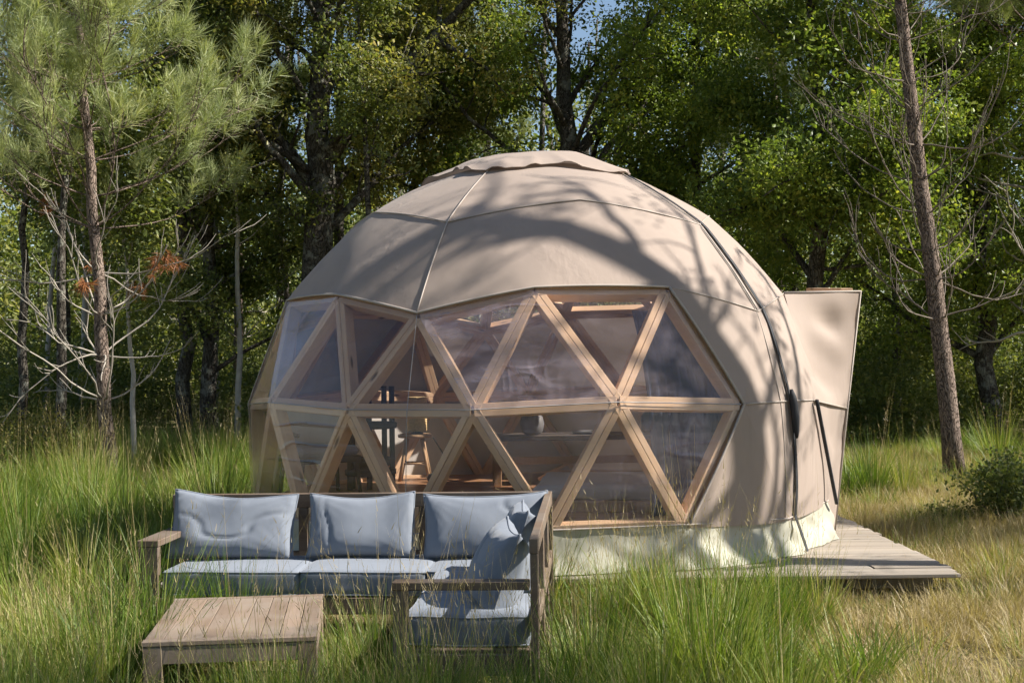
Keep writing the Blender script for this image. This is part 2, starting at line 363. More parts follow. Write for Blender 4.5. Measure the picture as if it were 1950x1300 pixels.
def leaf_spray(rng, n=26, rad=0.28, L=0.085, flat=0.45, wl=0.55):
    V, F, T = [], [], []
    for i in range(n):
        d = rng.normal(size=3) * np.array([1, 1, flat]); d /= np.linalg.norm(d) + 1e-6
        c = d * rad * rng.uniform(0.15, 1) ** 0.7
        ax = d * 0.6 + rng.normal(size=3) * 0.7; ax[2] -= 0.15; ax /= np.linalg.norm(ax)
        u = np.cross(ax, rng.normal(size=3) * 0.6 + np.array([0, 0, 1])); u /= np.linalg.norm(u) + 1e-6; nn = np.cross(ax, u)
        l = L * rng.uniform(0.7, 1.3); wd = l * wl * 0.5; n0 = len(V)
        # lobed leaf: six points folded along the midrib
        V += [c, c + ax * l * 0.35 + u * wd * 0.75 + nn * l * 0.06, c + ax * l * 0.72 + u * wd + nn * l * 0.08, c + ax * l, c + ax * l * 0.72 - u * wd + nn * l * 0.08, c + ax * l * 0.35 - u * wd * 0.75 + nn * l * 0.06]
        F += [(n0, n0 + 1, n0 + 2, n0 + 3), (n0, n0 + 3, n0 + 4, n0 + 5)]
        T += [rng.uniform()] * 6
    return V, F, T, [0] * len(F)

def needle_tuft(rng, n=64, L=0.19, wd=0.0055, axis=0.22, droop=0.0):
    V, F, T = [], [], []
    for i in range(n):
        s = rng.uniform() ** 0.7; ph = rng.uniform(0, 2 * np.pi); th = R3(rng.uniform(18, 75)) * (1.15 - 0.5 * s)
        d = np.array([math.sin(th) * math.cos(ph), math.sin(th) * math.sin(ph), math.cos(th)])
        c = np.array([0, 0, axis * s]); l = L * rng.uniform(0.7, 1.15)
        u = np.cross(d, rng.normal(size=3)); u /= np.linalg.norm(u)
        bend = rng.normal(size=3) * 0.10 * l; n0 = len(V); m = c + d * l * 0.5 + bend * 0.3; e = c + d * l + bend
        V += [c - u * wd / 2, c + u * wd / 2, m + u * wd / 2, m - u * wd / 2, e]
        F += [(n0, n0 + 1, n0 + 2, n0 + 3), (n0 + 3, n0 + 2, n0 + 4)]; T += [rng.uniform()] * 5
    return V, F, T, [0] * len(F)

def tussock(rng, n, h, spread, lean=0.55, wd=0.004, stalks=0, dry=0.12, segs=4, bm=0):
    V, F, T, MI = [], [], [], []
    def blade(base, d, l, w0, tint, curve, mi, taper=True):
        n0 = len(V); side = np.array([-d[1], d[0], 0.0]); side /= np.linalg.norm(side) + 1e-6
        a = rng.uniform(-0.9, 0.9); side = side * math.cos(a) + np.array([d[0], d[1], 0]) / (np.hypot(d[0], d[1]) + 1e-6) * math.sin(a)
        p = base.copy(); dr = d.copy()
        for i in range(segs + 1):
            t = i / segs; ww = w0 * (1 - t ** 1.5 * 0.85) / 2
            V.append(p - side * ww); V.append(p + side * ww); T.extend([tint, tint])
            p = p + dr * l / segs; dr = dr + np.array([d[0], d[1], 0]) * curve / segs - np.array([0, 0, curve * 0.55 / segs]); dr /= np.linalg.norm(dr)
        for i in range(segs): F.append((n0 + 2 * i, n0 + 2 * i + 1, n0 + 2 * i + 3, n0 + 2 * i + 2)); MI.append(mi)
    for i in range(n):
        ph = rng.uniform(0, 2 * np.pi); r = spread * rng.uniform() ** 0.6; th = lean * rng.uniform(0.1, 1.0)
        d = np.array([math.sin(th) * math.cos(ph), math.sin(th) * math.sin(ph), math.cos(th)])
        tint = rng.uniform(0, 0.75) if rng.uniform() > dry else rng.uniform(0.8, 1.0)
        blade(np.array([r * math.cos(ph), r * math.sin(ph), -0.02]), d, h * rng.uniform(0.45, 1.1), wd * rng.uniform(0.7, 1.2), tint, rng.uniform(0.2, 1.5), bm)
    for i in range(stalks):
        ph = rng.uniform(0, 2 * np.pi); th = R3(rng.uniform(4, 34)); l = h * rng.uniform(1.3, 2.0)
        d = np.array([math.sin(th) * math.cos(ph), math.sin(th) * math.sin(ph), math.cos(th)]); b0 = np.array([0.5 * spread * math.cos(ph), 0.5 * spread * math.sin(ph), 0])
        tt = rng.uniform(0.3, 1.0); blade(b0, d, l, 0.0032, tt, 0.12, 1)
        for j in range(4):   # seed head
            q = b0 + d * l * (0.72 + 0.035 * j) + rng.normal(size=3) * 0.006; dd = d + rng.normal(size=3) * 0.35; blade(q, dd / np.linalg.norm(dd), 0.04, 0.0035, tt, 0.1, 1)
    return V, F, T, MI

# ------------------------------------------------------------------ ground
def ground_z(x, y):
    x = np.asarray(x, float); y = np.asarray(y, float)
    base = 0.05 * np.sin(x * 0.31 + 1.0) * np.sin(y * 0.27) + 0.03 * np.sin(x * 0.9 + y * 0.7)
    rise = np.clip((y - 16) / 14, 0, 1) * 0.35
    flat = np.exp(-(((x - 0.2) / 4.5) ** 2 + ((y - 9.5) / 5.5) ** 2) ** 2)
    return base * (1 - flat) + rise
def build_ground():
    n = 140; u = np.linspace(-1, 1, n); ax = np.sign(u) * (np.abs(u) ** 2.2) * 160
    X, Y = np.meshgrid(ax, ax + 12); Z = ground_z(X, Y)
    V = np.stack([X.ravel(), Y.ravel(), Z.ravel()], 1); F = [(j * n + i, j * n + i + 1, (j + 1) * n + i + 1, (j + 1) * n + i) for j in range(n - 1) for i in range(n - 1)]
    o = mesh_obj('ground', V, F, M['ground'], smooth=True); tag(o, 'meadow ground of dry straw and soil under the grass', kind='structure')
build_ground()

# ------------------------------------------------------------------ deck
random.seed(4)
deck = empty('deck', (0, 0, 0), label='weathered grey plank deck under the tan dome tent', cat='deck')
DX0, DX1, DY0, DZ = -2.42, 3.07, 9.44, 0.20
pv, pf = box(-0.5, 0.5, -0.067, 0.067, -0.028, 0.0, 0.004)
plank_me = bpy.data.meshes.new('plank'); plank_me.from_pydata(pv, [], pf); plank_me.materials.append(M['deck'])
y = DY0 + 0.07; k = 0
while y < 14.9:
    cut = random.choice([None, None, random.uniform(1.6, 2.6), random.uniform(0.6, 1.5)]) if k else None
    spans = [(DX0 + random.uniform(-.03, .0), DX1 + random.uniform(-0.03, 0.01))] if cut is None else [(DX0, cut - 0.003), (cut + 0.003, DX1 + random.uniform(-0.03, 0.01))]
    for a, b_ in spans:
        o = link_obj('plank', plank_me, deck); o.location = ((a + b_) / 2, y + random.uniform(-.002, .002), DZ + random.uniform(-0.004, 0.003)); o.scale = (b_ - a, 1, 1); o.rotation_euler = (random.uniform(-.012, .012), 0, random.uniform(-.002, .002))
    y += 0.1415; k += 1
for yy in (9.80, 11.2, 12.9, 14.6):
    v, f = box(DX0 + 0.05, DX1 - 0.12, yy - 0.03, yy + 0.03, 0.05, 0.170, 0.003); mesh_obj('joist', v, f, M['deck'], deck)
for xx in (-2.2, -0.8, 1.2, 2.85):
    for yy in (9.90, 12.2, 14.5):
        v, f = box(xx - 0.06, xx + 0.06, yy + 0.035, yy + 0.155, -0.1, 0.168, 0.004); mesh_obj('post', v, f, M['deck'], deck)

# ------------------------------------------------------------------ dome
DC = np.array([0.20, 12.06, 0.92]); DR = 2.5; ROT = R3(246.78)
lat0 = math.atan(0.5)
def sph(az, lat, r=1.0): return np.array([math.cos(lat) * math.cos(az), math.cos(lat) * math.sin(az), math.sin(lat)]) * r
apx = np.array([0, 0, 1.0]); U = [sph(R3(72 * k), lat0) for k in range(5)]; Lw = [sph(R3(72 * k + 36), -lat0) for k in range(5)]
DV = []; DT = []
def vid(p):
    p = p / np.linalg.norm(p)
    for i, q in enumerate(DV):
        if np.linalg.norm(p - q) < 1e-3: return i
    DV.append(p); return len(DV) - 1
def subdiv(a, b, c):
    g = {}
    for i in range(4):
        for j in range(4 - i): g[i, j] = vid((a * (3 - i - j) + b * i + c * j) / 3)
    for i in range(3):
        for j in range(3 - i):
            DT.append((g[i, j], g[i + 1, j], g[i, j + 1]))
            if i + j < 2: DT.append((g[i + 1, j], g[i + 1, j + 1], g[i, j + 1]))
for k in range(5):
    a, b_ = U[k], U[(k + 1) % 5]
    subdiv(apx, a, b_); subdiv(a, Lw[k], b_); subdiv(b_, Lw[k], Lw[(k + 1) % 5])
lat = lambda i: math.degrees(math.asin(max(-1, min(1, DV[i][2]))))
azi = lambda i: math.degrees(math.atan2(DV[i][1], DV[i][0]))
def ring(i):
    l = lat(i); return 0 if l > 85 else 1 if l > 60 else 2 if l > 40 else 3 if l > 20 else 4 if l > 0 else 5 if l > -15 else 6
DT = [t for t in DT if max(ring(i) for i in t) <= 5]
rotm = np.array([[math.cos(ROT), -math.sin(ROT), 0], [math.sin(ROT), math.cos(ROT), 0], [0, 0, 1]])
DW = [rotm @ v for v in DV]       # unit vectors in world orientation, relative to the dome centre
dome = empty('dome_tent', (DC[0], DC[1], DZ), label='tan canvas geodesic dome tent with clear triangular front windows', cat='dome tent')
CZ = DC[2] - DZ                    # centre height above the dome's base (children are in this frame)
def dp(v, r=DR): return np.array([v[0] * r, v[1] * r, v[2] * r + CZ])
def cen_az(t):
    c = sum(DV[i] for i in t); return math.degrees(math.atan2(c[1], c[0]))
def is_window(t):
    rs = sorted(ring(i) for i in t); a = cen_az(t)
    if rs[0] == 3 and rs[2] == 4: return -66 < a < 58
    if rs[0] == 4 and rs[2] == 5: return -100 < a < 56
    if rs[0] == 2 and rs[2] == 3: return 128 < (a % 360) < 226      # roof light at the back
    return False
def is_door(t):
    rs = sorted(ring(i) for i in t); a = cen_az(t)
    return (rs[0] == 4 and rs[2] == 5 and 92 < a < 124) or (rs[0] == 3 and rs[2] == 4 and 99 < a < 117)

# struts: two boards side by side on every edge of the frame
RS = DR - 0.012
v1, f1 = box(-0.5, 0.5, -0.047, -0.0015, -0.10, 0.0, 0.003); v2, f2 = box(-0.5, 0.5, 0.0015, 0.047, -0.10, 0.0, 0.003)
sv, sf = merge([(v1, f1), (v2, f2)]); strut_me = bpy.data.meshes.new('strut'); strut_me.from_pydata(sv, [], sf); strut_me.materials.append(M['strut'])
edges = set()
for t in DT:
    for a, b_ in ((t[0], t[1]), (t[1], t[2]), (t[2], t[0])): edges.add((min(a, b_), max(a, b_)))
def place_bar(me, name, A, B, out, parent, shrink=0.045):
    A, B, out = Vector(A), Vector(B), Vector(out); d = (B - A); L = d.length; d.normalize()
    yv = out.cross(d).normalized(); zv = d.cross(yv)
    m = Matrix((d * (L - 2 * shrink), yv, zv)).transposed().to_4x4(); m.translation = (A + B) / 2
    o = link_obj(name, me, parent); o.matrix_basis = m; return o
doorv = set()
for a, b_ in sorted(edges):
    A, B = dp(DW[a], RS), dp(DW[b_], RS); mid = (DW[a] + DW[b_]) / 2
    place_bar(strut_me, 'strut', A, B, mid, dome, 0.025 if not (ring(a) == ring(b_)) else 0.012)
# steel hubs' bolts seen on the struts are left to the timber

# facets
def facet(t, bulge, off, n=8, wr=0.0, seed=0):
    A, B, Cc = (DW[i] for i in t); g = {}; V = []; F = []
    for i in range(n + 1):
        for j in range(n + 1 - i):
            p = (A * (n - i - j) + B * i + Cc * j) / n; l = np.linalg.norm(p); q = p / l
            r = DR * (l * (1 - bulge) + bulge) + off
            # pinned along the three edges, free in the middle
            g[i, j] = len(V); V.append(q * r)
    for i in range(n):
        for j in range(n - i):
            F.append((g[i, j], g[i + 1, j], g[i, j + 1]))
            if i + j < n - 1: F.append((g[i + 1, j], g[i + 1, j + 1], g[i, j + 1]))
    V = np.array(V)
    if wr:
        nrm = V / np.linalg.norm(V, axis=1, keepdims=True); V = V + nrm * (wr * vnoise(V * 3.1, seed) + wr * 0.5 * vnoise(V * 7.0, seed + 5))[:, None]
    V[:, 2] += CZ
    return V, F
def weld(parts):
    key = {}; V = []; F = []
    for v, f in parts:
        ids = []
        for p in v:
            k_ = tuple(np.round(p, 4))
            if k_ not in key: key[k_] = len(V); V.append(p)
            ids.append(key[k_])
        F.extend([tuple(ids[i] for i in q) for q in f])
    return V, F
panels = {}
for t in DT:
    if is_window(t):
        continue
    if is_door(t): continue
    rs = sorted(ring(i) for i in t); a = cen_az(t) % 360
    band = 'top' if rs[2] <= 2 else 'mid' if rs[2] == 3 else 'low'
    panels.setdefault((band, int(a // 72)), []).append(t)
for (band, s), ts in sorted(panels.items()):
    v, f = weld([facet(t, 0.42, 0.012, 8, 0.006, 3) for t in ts])
    o = mesh_obj('canvas_panel', v, f, M['canvas'], dome, smooth=True)
for t in DT:
    if is_window(t):
        v, f = facet(t, 0.10, 0.006, 10, 0.004, 11)
        up_ = min(ring(i) for i in t) == 3
        mesh_obj('window_pane', v, f, M['pvc_hazy' if up_ and 6 < cen_az(t) < 30 else 'pvc'], dome, smooth=True)

# white lining cloth hung inside the lower back wall
M['liner'] = canvas_mat('white_liner', (0.70, 0.66, 0.62), trans=0.3)
for t in DT:
    rs = sorted(ring(i) for i in t); a = cen_az(t) % 360
    if rs[0] == 4 and rs[2] == 5 and 215 < a < 256:
        v, f = facet(t, 0.0, -0.02, 8, 0.008, 31); mesh_obj('liner_panel', v, f, M['liner'], dome, smooth=True)
# seams
def path_pts(ids, bulge, off, n=10):
    P = []
    for a, b_ in zip(ids[:-1], ids[1:]):
        for i in range(n):
            p = DW[a] * (1 - i / n) + DW[b_] * (i / n); l = np.linalg.norm(p); P.append(p / l * (DR * (l * (1 - bulge) + bulge) + off))
    p = DW[ids[-1]]; P.append(p * (DR + off)); P = np.array(P); P[:, 2] += CZ; return P
def V_at(r, az):
    return min((i for i in range(len(DV)) if ring(i) == r), key=lambda i: abs((azi(i) - az + 180) % 360 - 180))
def seam(ids, rad=0.006, mat='piping', bulge=0.42, off=0.016, name='seam'):
    v, f = tube(path_pts(ids, bulge, off), rad, 5); return mesh_obj(name, v, f, M[mat], dome, smooth=True)
seam([V_at(2, a) for a in range(-180, 181, 36)])
seam([V_at(3, a) for a in (-166, -144, -122, -94, -72, -50)])
seam([V_at(3, a) for a in (-50, -22, 0, 22, 50)], 0.010, 'piping')
seam([V_at(3, a) for a in (50, 72, 94, 122, 144, 166)])
for k in (-72, 0, 72, 144): seam([V_at(1, k), V_at(2, k), V_at(3, k)])
seam([V_at(3, 50), V_at(4, 60), V_at(5, 48)], 0.011, 'piping')
seam([V_at(4, 60), V_at(4, 84)])
seam([V_at(4, a) for a in (-108, -84, -60, -36, -12, 12, 36, 60)], 0.004, 'piping_clear', 0.1, 0.006)
seam([V_at(3, -50), V_at(4, -60), V_at(5, -72)], 0.006, 'piping_clear', 0.1, 0.012)
# welt of the clear sheet that hangs from the seam over the left windows
p0 = path_pts([V_at(3, 0)] * 2, 0, 0.02, 1)[0]
pts = []
for t_ in np.linspace(0, 1, 14):
    q = DW[V_at(3, 0)] * (1 - t_) + ((DW[V_at(4, -12)] + DW[V_at(4, 12)]) / 2) * t_; pts.append(q * DR * 1.004 + np.array([0, 0, CZ]))
for t_ in np.linspace(0.08, 1, 10):
    q = ((DW[V_at(4, -12)] + DW[V_at(4, 12)]) / 2) * (1 - t_) + DW[V_at(5, 0)] * t_; pts.append(q * DR * 1.006 + np.array([0, 0, CZ]))
v, f = tube(pts, 0.003, 5); mesh_obj('seam', v, f, M['piping_clear'], dome, smooth=True)

# roof cap: loose rain flap, five-cornered, with a wavy lifted hem
def build_cap():
    nr, na = 16, 120; V = []; F = []
    for i in range(nr + 1):
        for j in range(na):
            az = 2 * math.pi * j / na; c5 = math.cos(5 * (az)) ; edge = R3(20.5 + 2.6 * c5)
            th = edge * (i / nr); q = sph(az, math.pi / 2 - th)
            lift = 0.030 + 0.045 * math.exp(-((i / nr - 0.35) / 0.35) ** 2) - 0.022 * (i / nr) ** 4
            lift += (0.028 * max(0, math.sin(az * 17 + 1.3 * math.sin(az * 3)))) * (i / nr) ** 4
            V.append(rotm @ q * (DR + lift))
    V = np.array(V); nn = V / np.linalg.norm(V, axis=1, keepdims=True)
    V += nn * (0.020 * vnoise(V * np.array([2.2, 2.2, 2]), 21) + 0.012 * vnoise(V * 5.5, 22))[:, None]
    V[:, 2] += CZ
    for i in range(nr):
        for j in range(na):
            k_ = (j + 1) % na; F.append((i * na + j, (i + 1) * na + j, (i + 1) * na + k_, i * na + k_))
    o = mesh_obj('roof_cap', V, F, M['canvas'], dome, smooth=True)
    hem = V[nr * na:]; hv, hf = tube(np.vstack([hem, hem[:1]]), 0.005, 5, cap=False); mesh_obj('hem', hv, hf, M['canvas'], o, smooth=True)
    # shadowed vent mesh under the flap
build_cap()

# skirt
def ring5_radius(az):
    """radius of the base polygon at a dome azimuth (degrees)"""
    ids = sorted([i for i in range(len(DV)) if ring(i) == 5], key=azi); A = [azi(i) for i in ids]
    a = az
    for q in range(len(ids)):
        i0, i1 = ids[q], ids[(q + 1) % len(ids)]; a0 = A[q]; a1 = A[(q + 1) % len(ids)] + (360 if q == len(ids) - 1 else 0)
        aa = a + 360 if a < A[0] else a
        if a0 <= aa <= a1:
            P0, P1 = DV[i0] * DR, DV[i1] * DR; th = R3(aa); d = np.array([math.cos(th), math.sin(th)])
            e = P1[:2] - P0[:2]; nrm = np.array([e[1], -e[0]]); r = (P0[:2] @ nrm) / (d @ nrm); tt = (d * r - P0[:2]) @ e / (e @ e)
            return r, P0[2] * (1 - tt) + P1[2] * tt
def build_skirt():
    na, nz = 420, 10; V = []; F = []
    azs = np.linspace(-180, 180, na, endpoint=False)
    for i in range(nz + 1):
        t = i / nz
        for a in azs:
            r, z0 = ring5_radius(a); z0 += CZ + 0.02; th = R3(a) + ROT
            fold = vnoise(np.array([[a * 0.10 + t, 3.3, t * 1.6]]), 8)[0] * 0.075 + vnoise(np.array([[a * 0.33 - t * 2.5, 1.3, t * 2.4]]), 9)[0] * 0.045
            rr = r + 0.02 + 0.01 * t + fold * (0.15 + t) + 0.075 * t ** 3; z = z0 * (1 - t) + 0.006 * t
            V.append((math.cos(th) * rr, math.sin(th) * rr, z))
    for i in range(nz):
        for j in range(na):
            k_ = (j + 1) % na; F.append((i * na + j, (i + 1) * na + j, (i + 1) * na + k_, i * na + k_))
    mesh_obj('skirt', V, F, M['skirt'], dome, smooth=True)
    top = []
    for a in np.linspace(-180, 180, 900):
        r, z0 = ring5_radius(min(a, 179.9)); th = R3(a) + ROT; top.append((math.cos(th) * (r + 0.024), math.sin(th) * (r + 0.024), z0 + CZ + 0.022))
    v, f = tube(top, 0.007, 5, cap=False); mesh_obj('seam', v, f, M['piping'], dome, smooth=True)
build_skirt()

# black strap of the zip down the right side, with its rolled end
def strap_line(azlat, off):
    P = []
    for az, la, r in azlat: P.append(rotm @ sph(R3(az), R3(la), DR * r + off) + np.array([0, 0, CZ]))
    return np.array(P)
def ribbon(P, width, up=None, thick=0.006):
    P = np.asarray(P); T = np.gradient(P, axis=0); V = []; F = []
    for p, t in zip(P, T):
        n = p - np.array([0, 0, CZ]); n /= np.linalg.norm(n); s = np.cross(n, t); s /= np.linalg.norm(s) + 1e-9
        for a, b_ in ((-1, 0), (1, 0), (1, 1), (-1, 1)): V.append(p + s * a * width / 2 + n * b_ * thick)
    for i in range(len(P) - 1):
        for j in range(4): k_ = (j + 1) % 4; F.append((i * 4 + j, i * 4 + k_, (i + 1) * 4 + k_, (i + 1) * 4 + j))
    F.append((0, 1, 2, 3)); F.append(tuple((len(P) - 1) * 4 + j for j in (3, 2, 1, 0)))
    return V, F
def rad_at(az, la):
    """radius factor of the faceted canvas along the ray"""
    d = sph(R3(az), R3(la)); best = 1.0
    for t in DT:
        A, B, Cc = DV[t[0]], DV[t[1]], DV[t[2]]; n = np.cross(B - A, Cc - A); den = n @ d
        if abs(den) < 1e-9: continue
        s = (n @ A) / den
        if s < 0.8: continue
        p = d * s; ok = True
        for P0, P1 in ((A, B), (B, Cc), (Cc, A)):
            if np.cross(P1 - P0, p - P0) @ n < -1e-6: ok = False; break
        if ok: return s * 0.58 + 0.42
    return best
line = []
for la in np.linspace(66, -10.0, 46):
    az = 73.5 + (66 - la) * 0.02; line.append((az, la, rad_at(az, la)))
P = strap_line(line, 0.022); r_, z_ = ring5_radius(75.2); th = R3(75.2) + ROT
P = np.vstack([P, [(math.cos(th) * (r_ + 0.05), math.sin(th) * (r_ + 0.05), 0.24)], [(math.cos(th) * (r_ + 0.13), math.sin(th) * (r_ + 0.13), 0.02)]])
v, f = ribbon(P, 0.035); strap = mesh_obj('zip_strap', v, f, M['strap'], dome)
seam_pts = [(71.5, la, rad_at(71.5, la)) for la in np.linspace(66, -10, 46)]
v, f = tube(strap_line(seam_pts, 0.014), 0.004, 5); mesh_obj('seam', v, f, M['piping'], dome, smooth=True)
sp = strap_line([(74.3, la, rad_at(74.3, la)) for la in np.linspace(12, 3.5, 8)], 0.055)
v, f = tube(sp, [0.012, 0.026, 0.03, 0.028, 0.032, 0.027, 0.022, 0.01], 7); mesh_obj('strap_roll', v, f, M['strap'], strap, smooth=True)
v, f = tube(sp[:3] + np.array([-0.035, 0.0, 0.05]), 0.006, 5); mesh_obj('buckle', v, f, M['dark'], strap)

# entrance porch that stands out of the right side
def grid_patch(fn, nu, nv):
    V = [fn(i / nu, j / nv) for j in range(nv + 1) for i in range(nu + 1)]
    F = [(j * (nu + 1) + i, j * (nu + 1) + i + 1, (j + 1) * (nu + 1) + i + 1, (j + 1) * (nu + 1) + i) for j in range(nv) for i in range(nu)]
    return V, F
def L2D(P): return np.array(P) - np.array([DC[0], DC[1], DZ])
pa = dp(DW[V_at(3, 94)], DR * 1.01) + np.array([0, 0, 0.0]); pb = L2D((2.975, 11.75, 2.245)); pc = L2D((2.845, 11.75, 1.25)); pd = L2D((2.735, 11.75, 0.40)); pg = L2D((2.72, 11.75, 0.215))
pe = dp(DW[V_at(4, 84)], DR * 1.004); pf_ = dp(DW[V_at(5, 96)], DR * 1.0)
porch_b = [pb + np.array([-0.03, 1.25, 0.05]), pc + np.array([0, 1.25, 0]), pg + np.array([0, 1.25, 0])]
pa2 = dp(DW[V_at(3, 122)], DR * 1.01); pe2 = dp(DW[V_at(4, 132)], DR * 1.004); pf2 = dp(DW[V_at(5, 120)], DR)
def quadfn(a, b, c, d, sag, seed):
    def fn(u, v_):
        p = (a * (1 - u) + b * u) * (1 - v_) + (d * (1 - u) + c * u) * v_
        nrm = np.cross(b - a, d - a); nrm = nrm / np.linalg.norm(nrm)
        m = math.sin(math.pi * u) * math.sin(math.pi * v_)
        w_ = vnoise(np.array([[u * 2.5 + v_ * 2, v_ * 5 - u * 2, seed]]), 4)[0]
        return p + nrm * (sag * m + 0.05 * w_ * min(1, 4 * u * (1 - u) + .15) * min(1, 4 * v_ * (1 - v_) + .15))
    return fn
porch_mid = np.array([0.0, 0.0, 0.0])
v, f = grid_patch(quadfn(pa, pb, pc, pe, 0.06, 1), 18, 18); mesh_obj('porch_side', v, f, M['canvas'], dome, smooth=True)
v, f = grid_patch(quadfn(pe + np.array([.0, .05, 0]), pc + np.array([0, .02, 0]), pg, pf_ + np.array([0.02, 0.03, -0.2]), 0.02, 2), 10, 14); mesh_obj('porch_side', v, f, M['canvas'], dome, smooth=True)
v, f = grid_patch(quadfn(pa, pb, porch_b[0], pa2, -0.06, 3), 14, 14); mesh_obj('porch_roof', v, f, M['canvas'], dome, smooth=True)
v, f = grid_patch(quadfn(pa2, porch_b[0], porch_b[1], pe2, -0.03, 5), 12, 12); mesh_obj('porch_side', v, f, M['canvas'], dome, smooth=True)
v, f = grid_patch(quadfn(pe2, porch_b[1], porch_b[2], pf2 + np.array([0, 0, -0.2]), -0.03, 6), 10, 12); mesh_obj('porch_side', v, f, M['canvas'], dome, smooth=True)
v, f = tube([pa, pb, pc, pg], 0.012, 5); mesh_obj('seam', v, f, M['piping'], dome, smooth=True)
v, f = tube([pe, pc], 0.006, 5); mesh_obj('seam', v, f, M['piping'], dome, smooth=True)
edge_pts = [pe * (1 - t) + (pf_ + np.array([0.05, -0.03, -0.0])) * t + np.array([0.03, -0.02, 0]) for t in np.linspace(0, 1, 8)]
v, f = tube(edge_pts, 0.016, 5); mesh_obj('porch_edge_strap', v, f, M['strap'], dome, smooth=True)
bar_me = strut_me
for A, B in ((pb, pg), (porch_b[0], porch_b[2]), (pb, porch_b[0])):
    place_bar(strut_me, 'door_frame', A + np.array([-0.06, 0.03, -0.02]), B + np.array([-0.06, 0.03, 0.0]), (1, 0, 0), dome, 0.0)

# floor boards inside
FZ = 0.52 - DZ
fb = box(-0.5, 0.5, -0.0705, 0.0705, -0.03, 0.0, 0.002); fme = bpy.data.meshes.new('floor_board'); fme.from_pydata(fb[0], [], fb[1]); fme.materials.append(M['floor_wood'])
yy = -2.3
while yy < 2.35:
    hw = math.sqrt(max(0.05, 2.36 ** 2 - yy ** 2)); o = link_obj('floor_board', fme, dome); o.location = (0, yy, FZ + random.uniform(-.001, .001)); o.scale = (2 * hw, 1, 1); yy += 0.1435

# ------------------------------------------------------------------ things inside the dome
IZ = 0.52
def child(name, vf, mat, parent, smooth=False): return mesh_obj(name, vf[0], vf[1], M[mat] if isinstance(mat, str) else mat, parent, smooth)
st = empty('stool', (-0.98, 13.75, IZ), 0.3, label='round wooden stool with splayed legs carrying the straw lamp', cat='stool')
child('seat', lathe([(0.14, 0.42), (0.165, 0.425), (0.17, 0.44), (0.165, 0.455), (0.15, 0.46)], 20), 'stool_wood', st, True)
for k in range(4):
    a = k * math.pi / 2 + 0.5; child('leg', tube([(0.10 * math.cos(a), 0.10 * math.sin(a), 0.43), (0.21 * math.cos(a), 0.21 * math.sin(a), 0.0)], [0.02, 0.016], 8), 'stool_wood', st, True)
rg = [(0.165 * math.cos(k * math.pi / 2 + 0.5), 0.165 * math.sin(k * math.pi / 2 + 0.5), 0.17) for k in range(4)]
for k in range(4): child('stretcher', tube([rg[k], rg[(k + 1) % 4]], 0.011, 6), 'stool_wood', st, True)
lp = empty('table_lamp', (-0.955, 13.75, IZ + 0.461), 0, label='woven straw cylinder lamp standing on the wooden stool', cat='lamp')
child('base', lathe([(0.06, 0.0), (0.065, 0.012), (0.02, 0.02), (0.02, 0.05)], 14), 'dark', lp, True)
child('lamp_shade', lathe([(0.095 + 0.003 * (i % 2), 0.025 + 0.34 * i / 26) for i in range(27)], 20), 'rattan', lp)
v, f = tube([(-0.80, 13.78, IZ + 0.42), (-0.70, 13.8, IZ + 0.25), (-0.64, 13.85, IZ + 0.05), (-0.7, 13.6, IZ + 0.012), (-0.55, 13.45, IZ + 0.012)], 0.007, 5); tag(mesh_obj('lamp_cord', v, f, M['dark'], None, True), 'thin dark cord running down from the straw lamp', 'cord')
v, f = lathe([(0.03, 0), (0.06, 0.015), (0.07, 0.05), (0.05, 0.08), (0.02, 0.09)], 10); o = mesh_obj('floor_pot', v, f, M['dark'], None, True); o.location = (-0.78, 13.45, IZ); tag(o, 'small dark pot on the boards beside the wooden stool', 'pot')
# tiered dark stand
ts = empty('tiered_stand', (-1.33, 12.85, IZ), 0.2, label='dark two-tier round stand with tall posts left of the stool', cat='stand')
for z, r in ((0.13, 0.24), (0.56, 0.25)): child('tier', lathe([(r * .96, z), (r, z + 0.01), (r, z + 0.05), (r * 0.94, z + 0.06)], 18), 'dark_wood', ts, True)
for x_, y_, h in ((-0.16, 0.08, 0.56), (-0.02, -0.1, 1.0), (0.14, 0.08, 0.95), (0.20, -0.03, 0.95), (-.2, -.08, .56)): child('post', tube([(x_, y_, 0.0), (x_, y_, h)], 0.026, 8), 'dark_wood', ts, True)
child('basket', lathe([(0.14, 0.19), (0.20, 0.23), (0.22, 0.29), (0.20, 0.27), (0.1, 0.22)], 16), 'dark_wood', ts, True)
# armchair at the left window
ac = empty('armchair', (-1.72, 12.25, IZ), 0.5, label='low chair with grey seat pad behind the left windows', cat='chair')
child('seat', box(-0.29, 0.29, -0.28, 0.28, 0.30, 0.36, 0.01), 'dark_wood', ac)
child('seat_pad', box(-0.28, 0.28, -0.27, 0.27, 0.361, 0.44, 0.03), 'grey_cloth', ac)
child('backrest', box(-0.29, 0.29, 0.24, 0.29, 0.44, 0.80, 0.015), 'white_linen', ac)
for sx in (-1, 1):
    for sy in (-1, 1): child('leg', tube([(sx * 0.25, sy * 0.24, 0.30), (sx * 0.28, sy * 0.27, 0)], [0.025, 0.018], 8), 'dark_wood', ac, True)
    child('arm', tube([(sx * 0.3, -0.27, 0.55), (sx * 0.3, 0.27, 0.58)], 0.02, 8), 'dark_wood', ac, True)
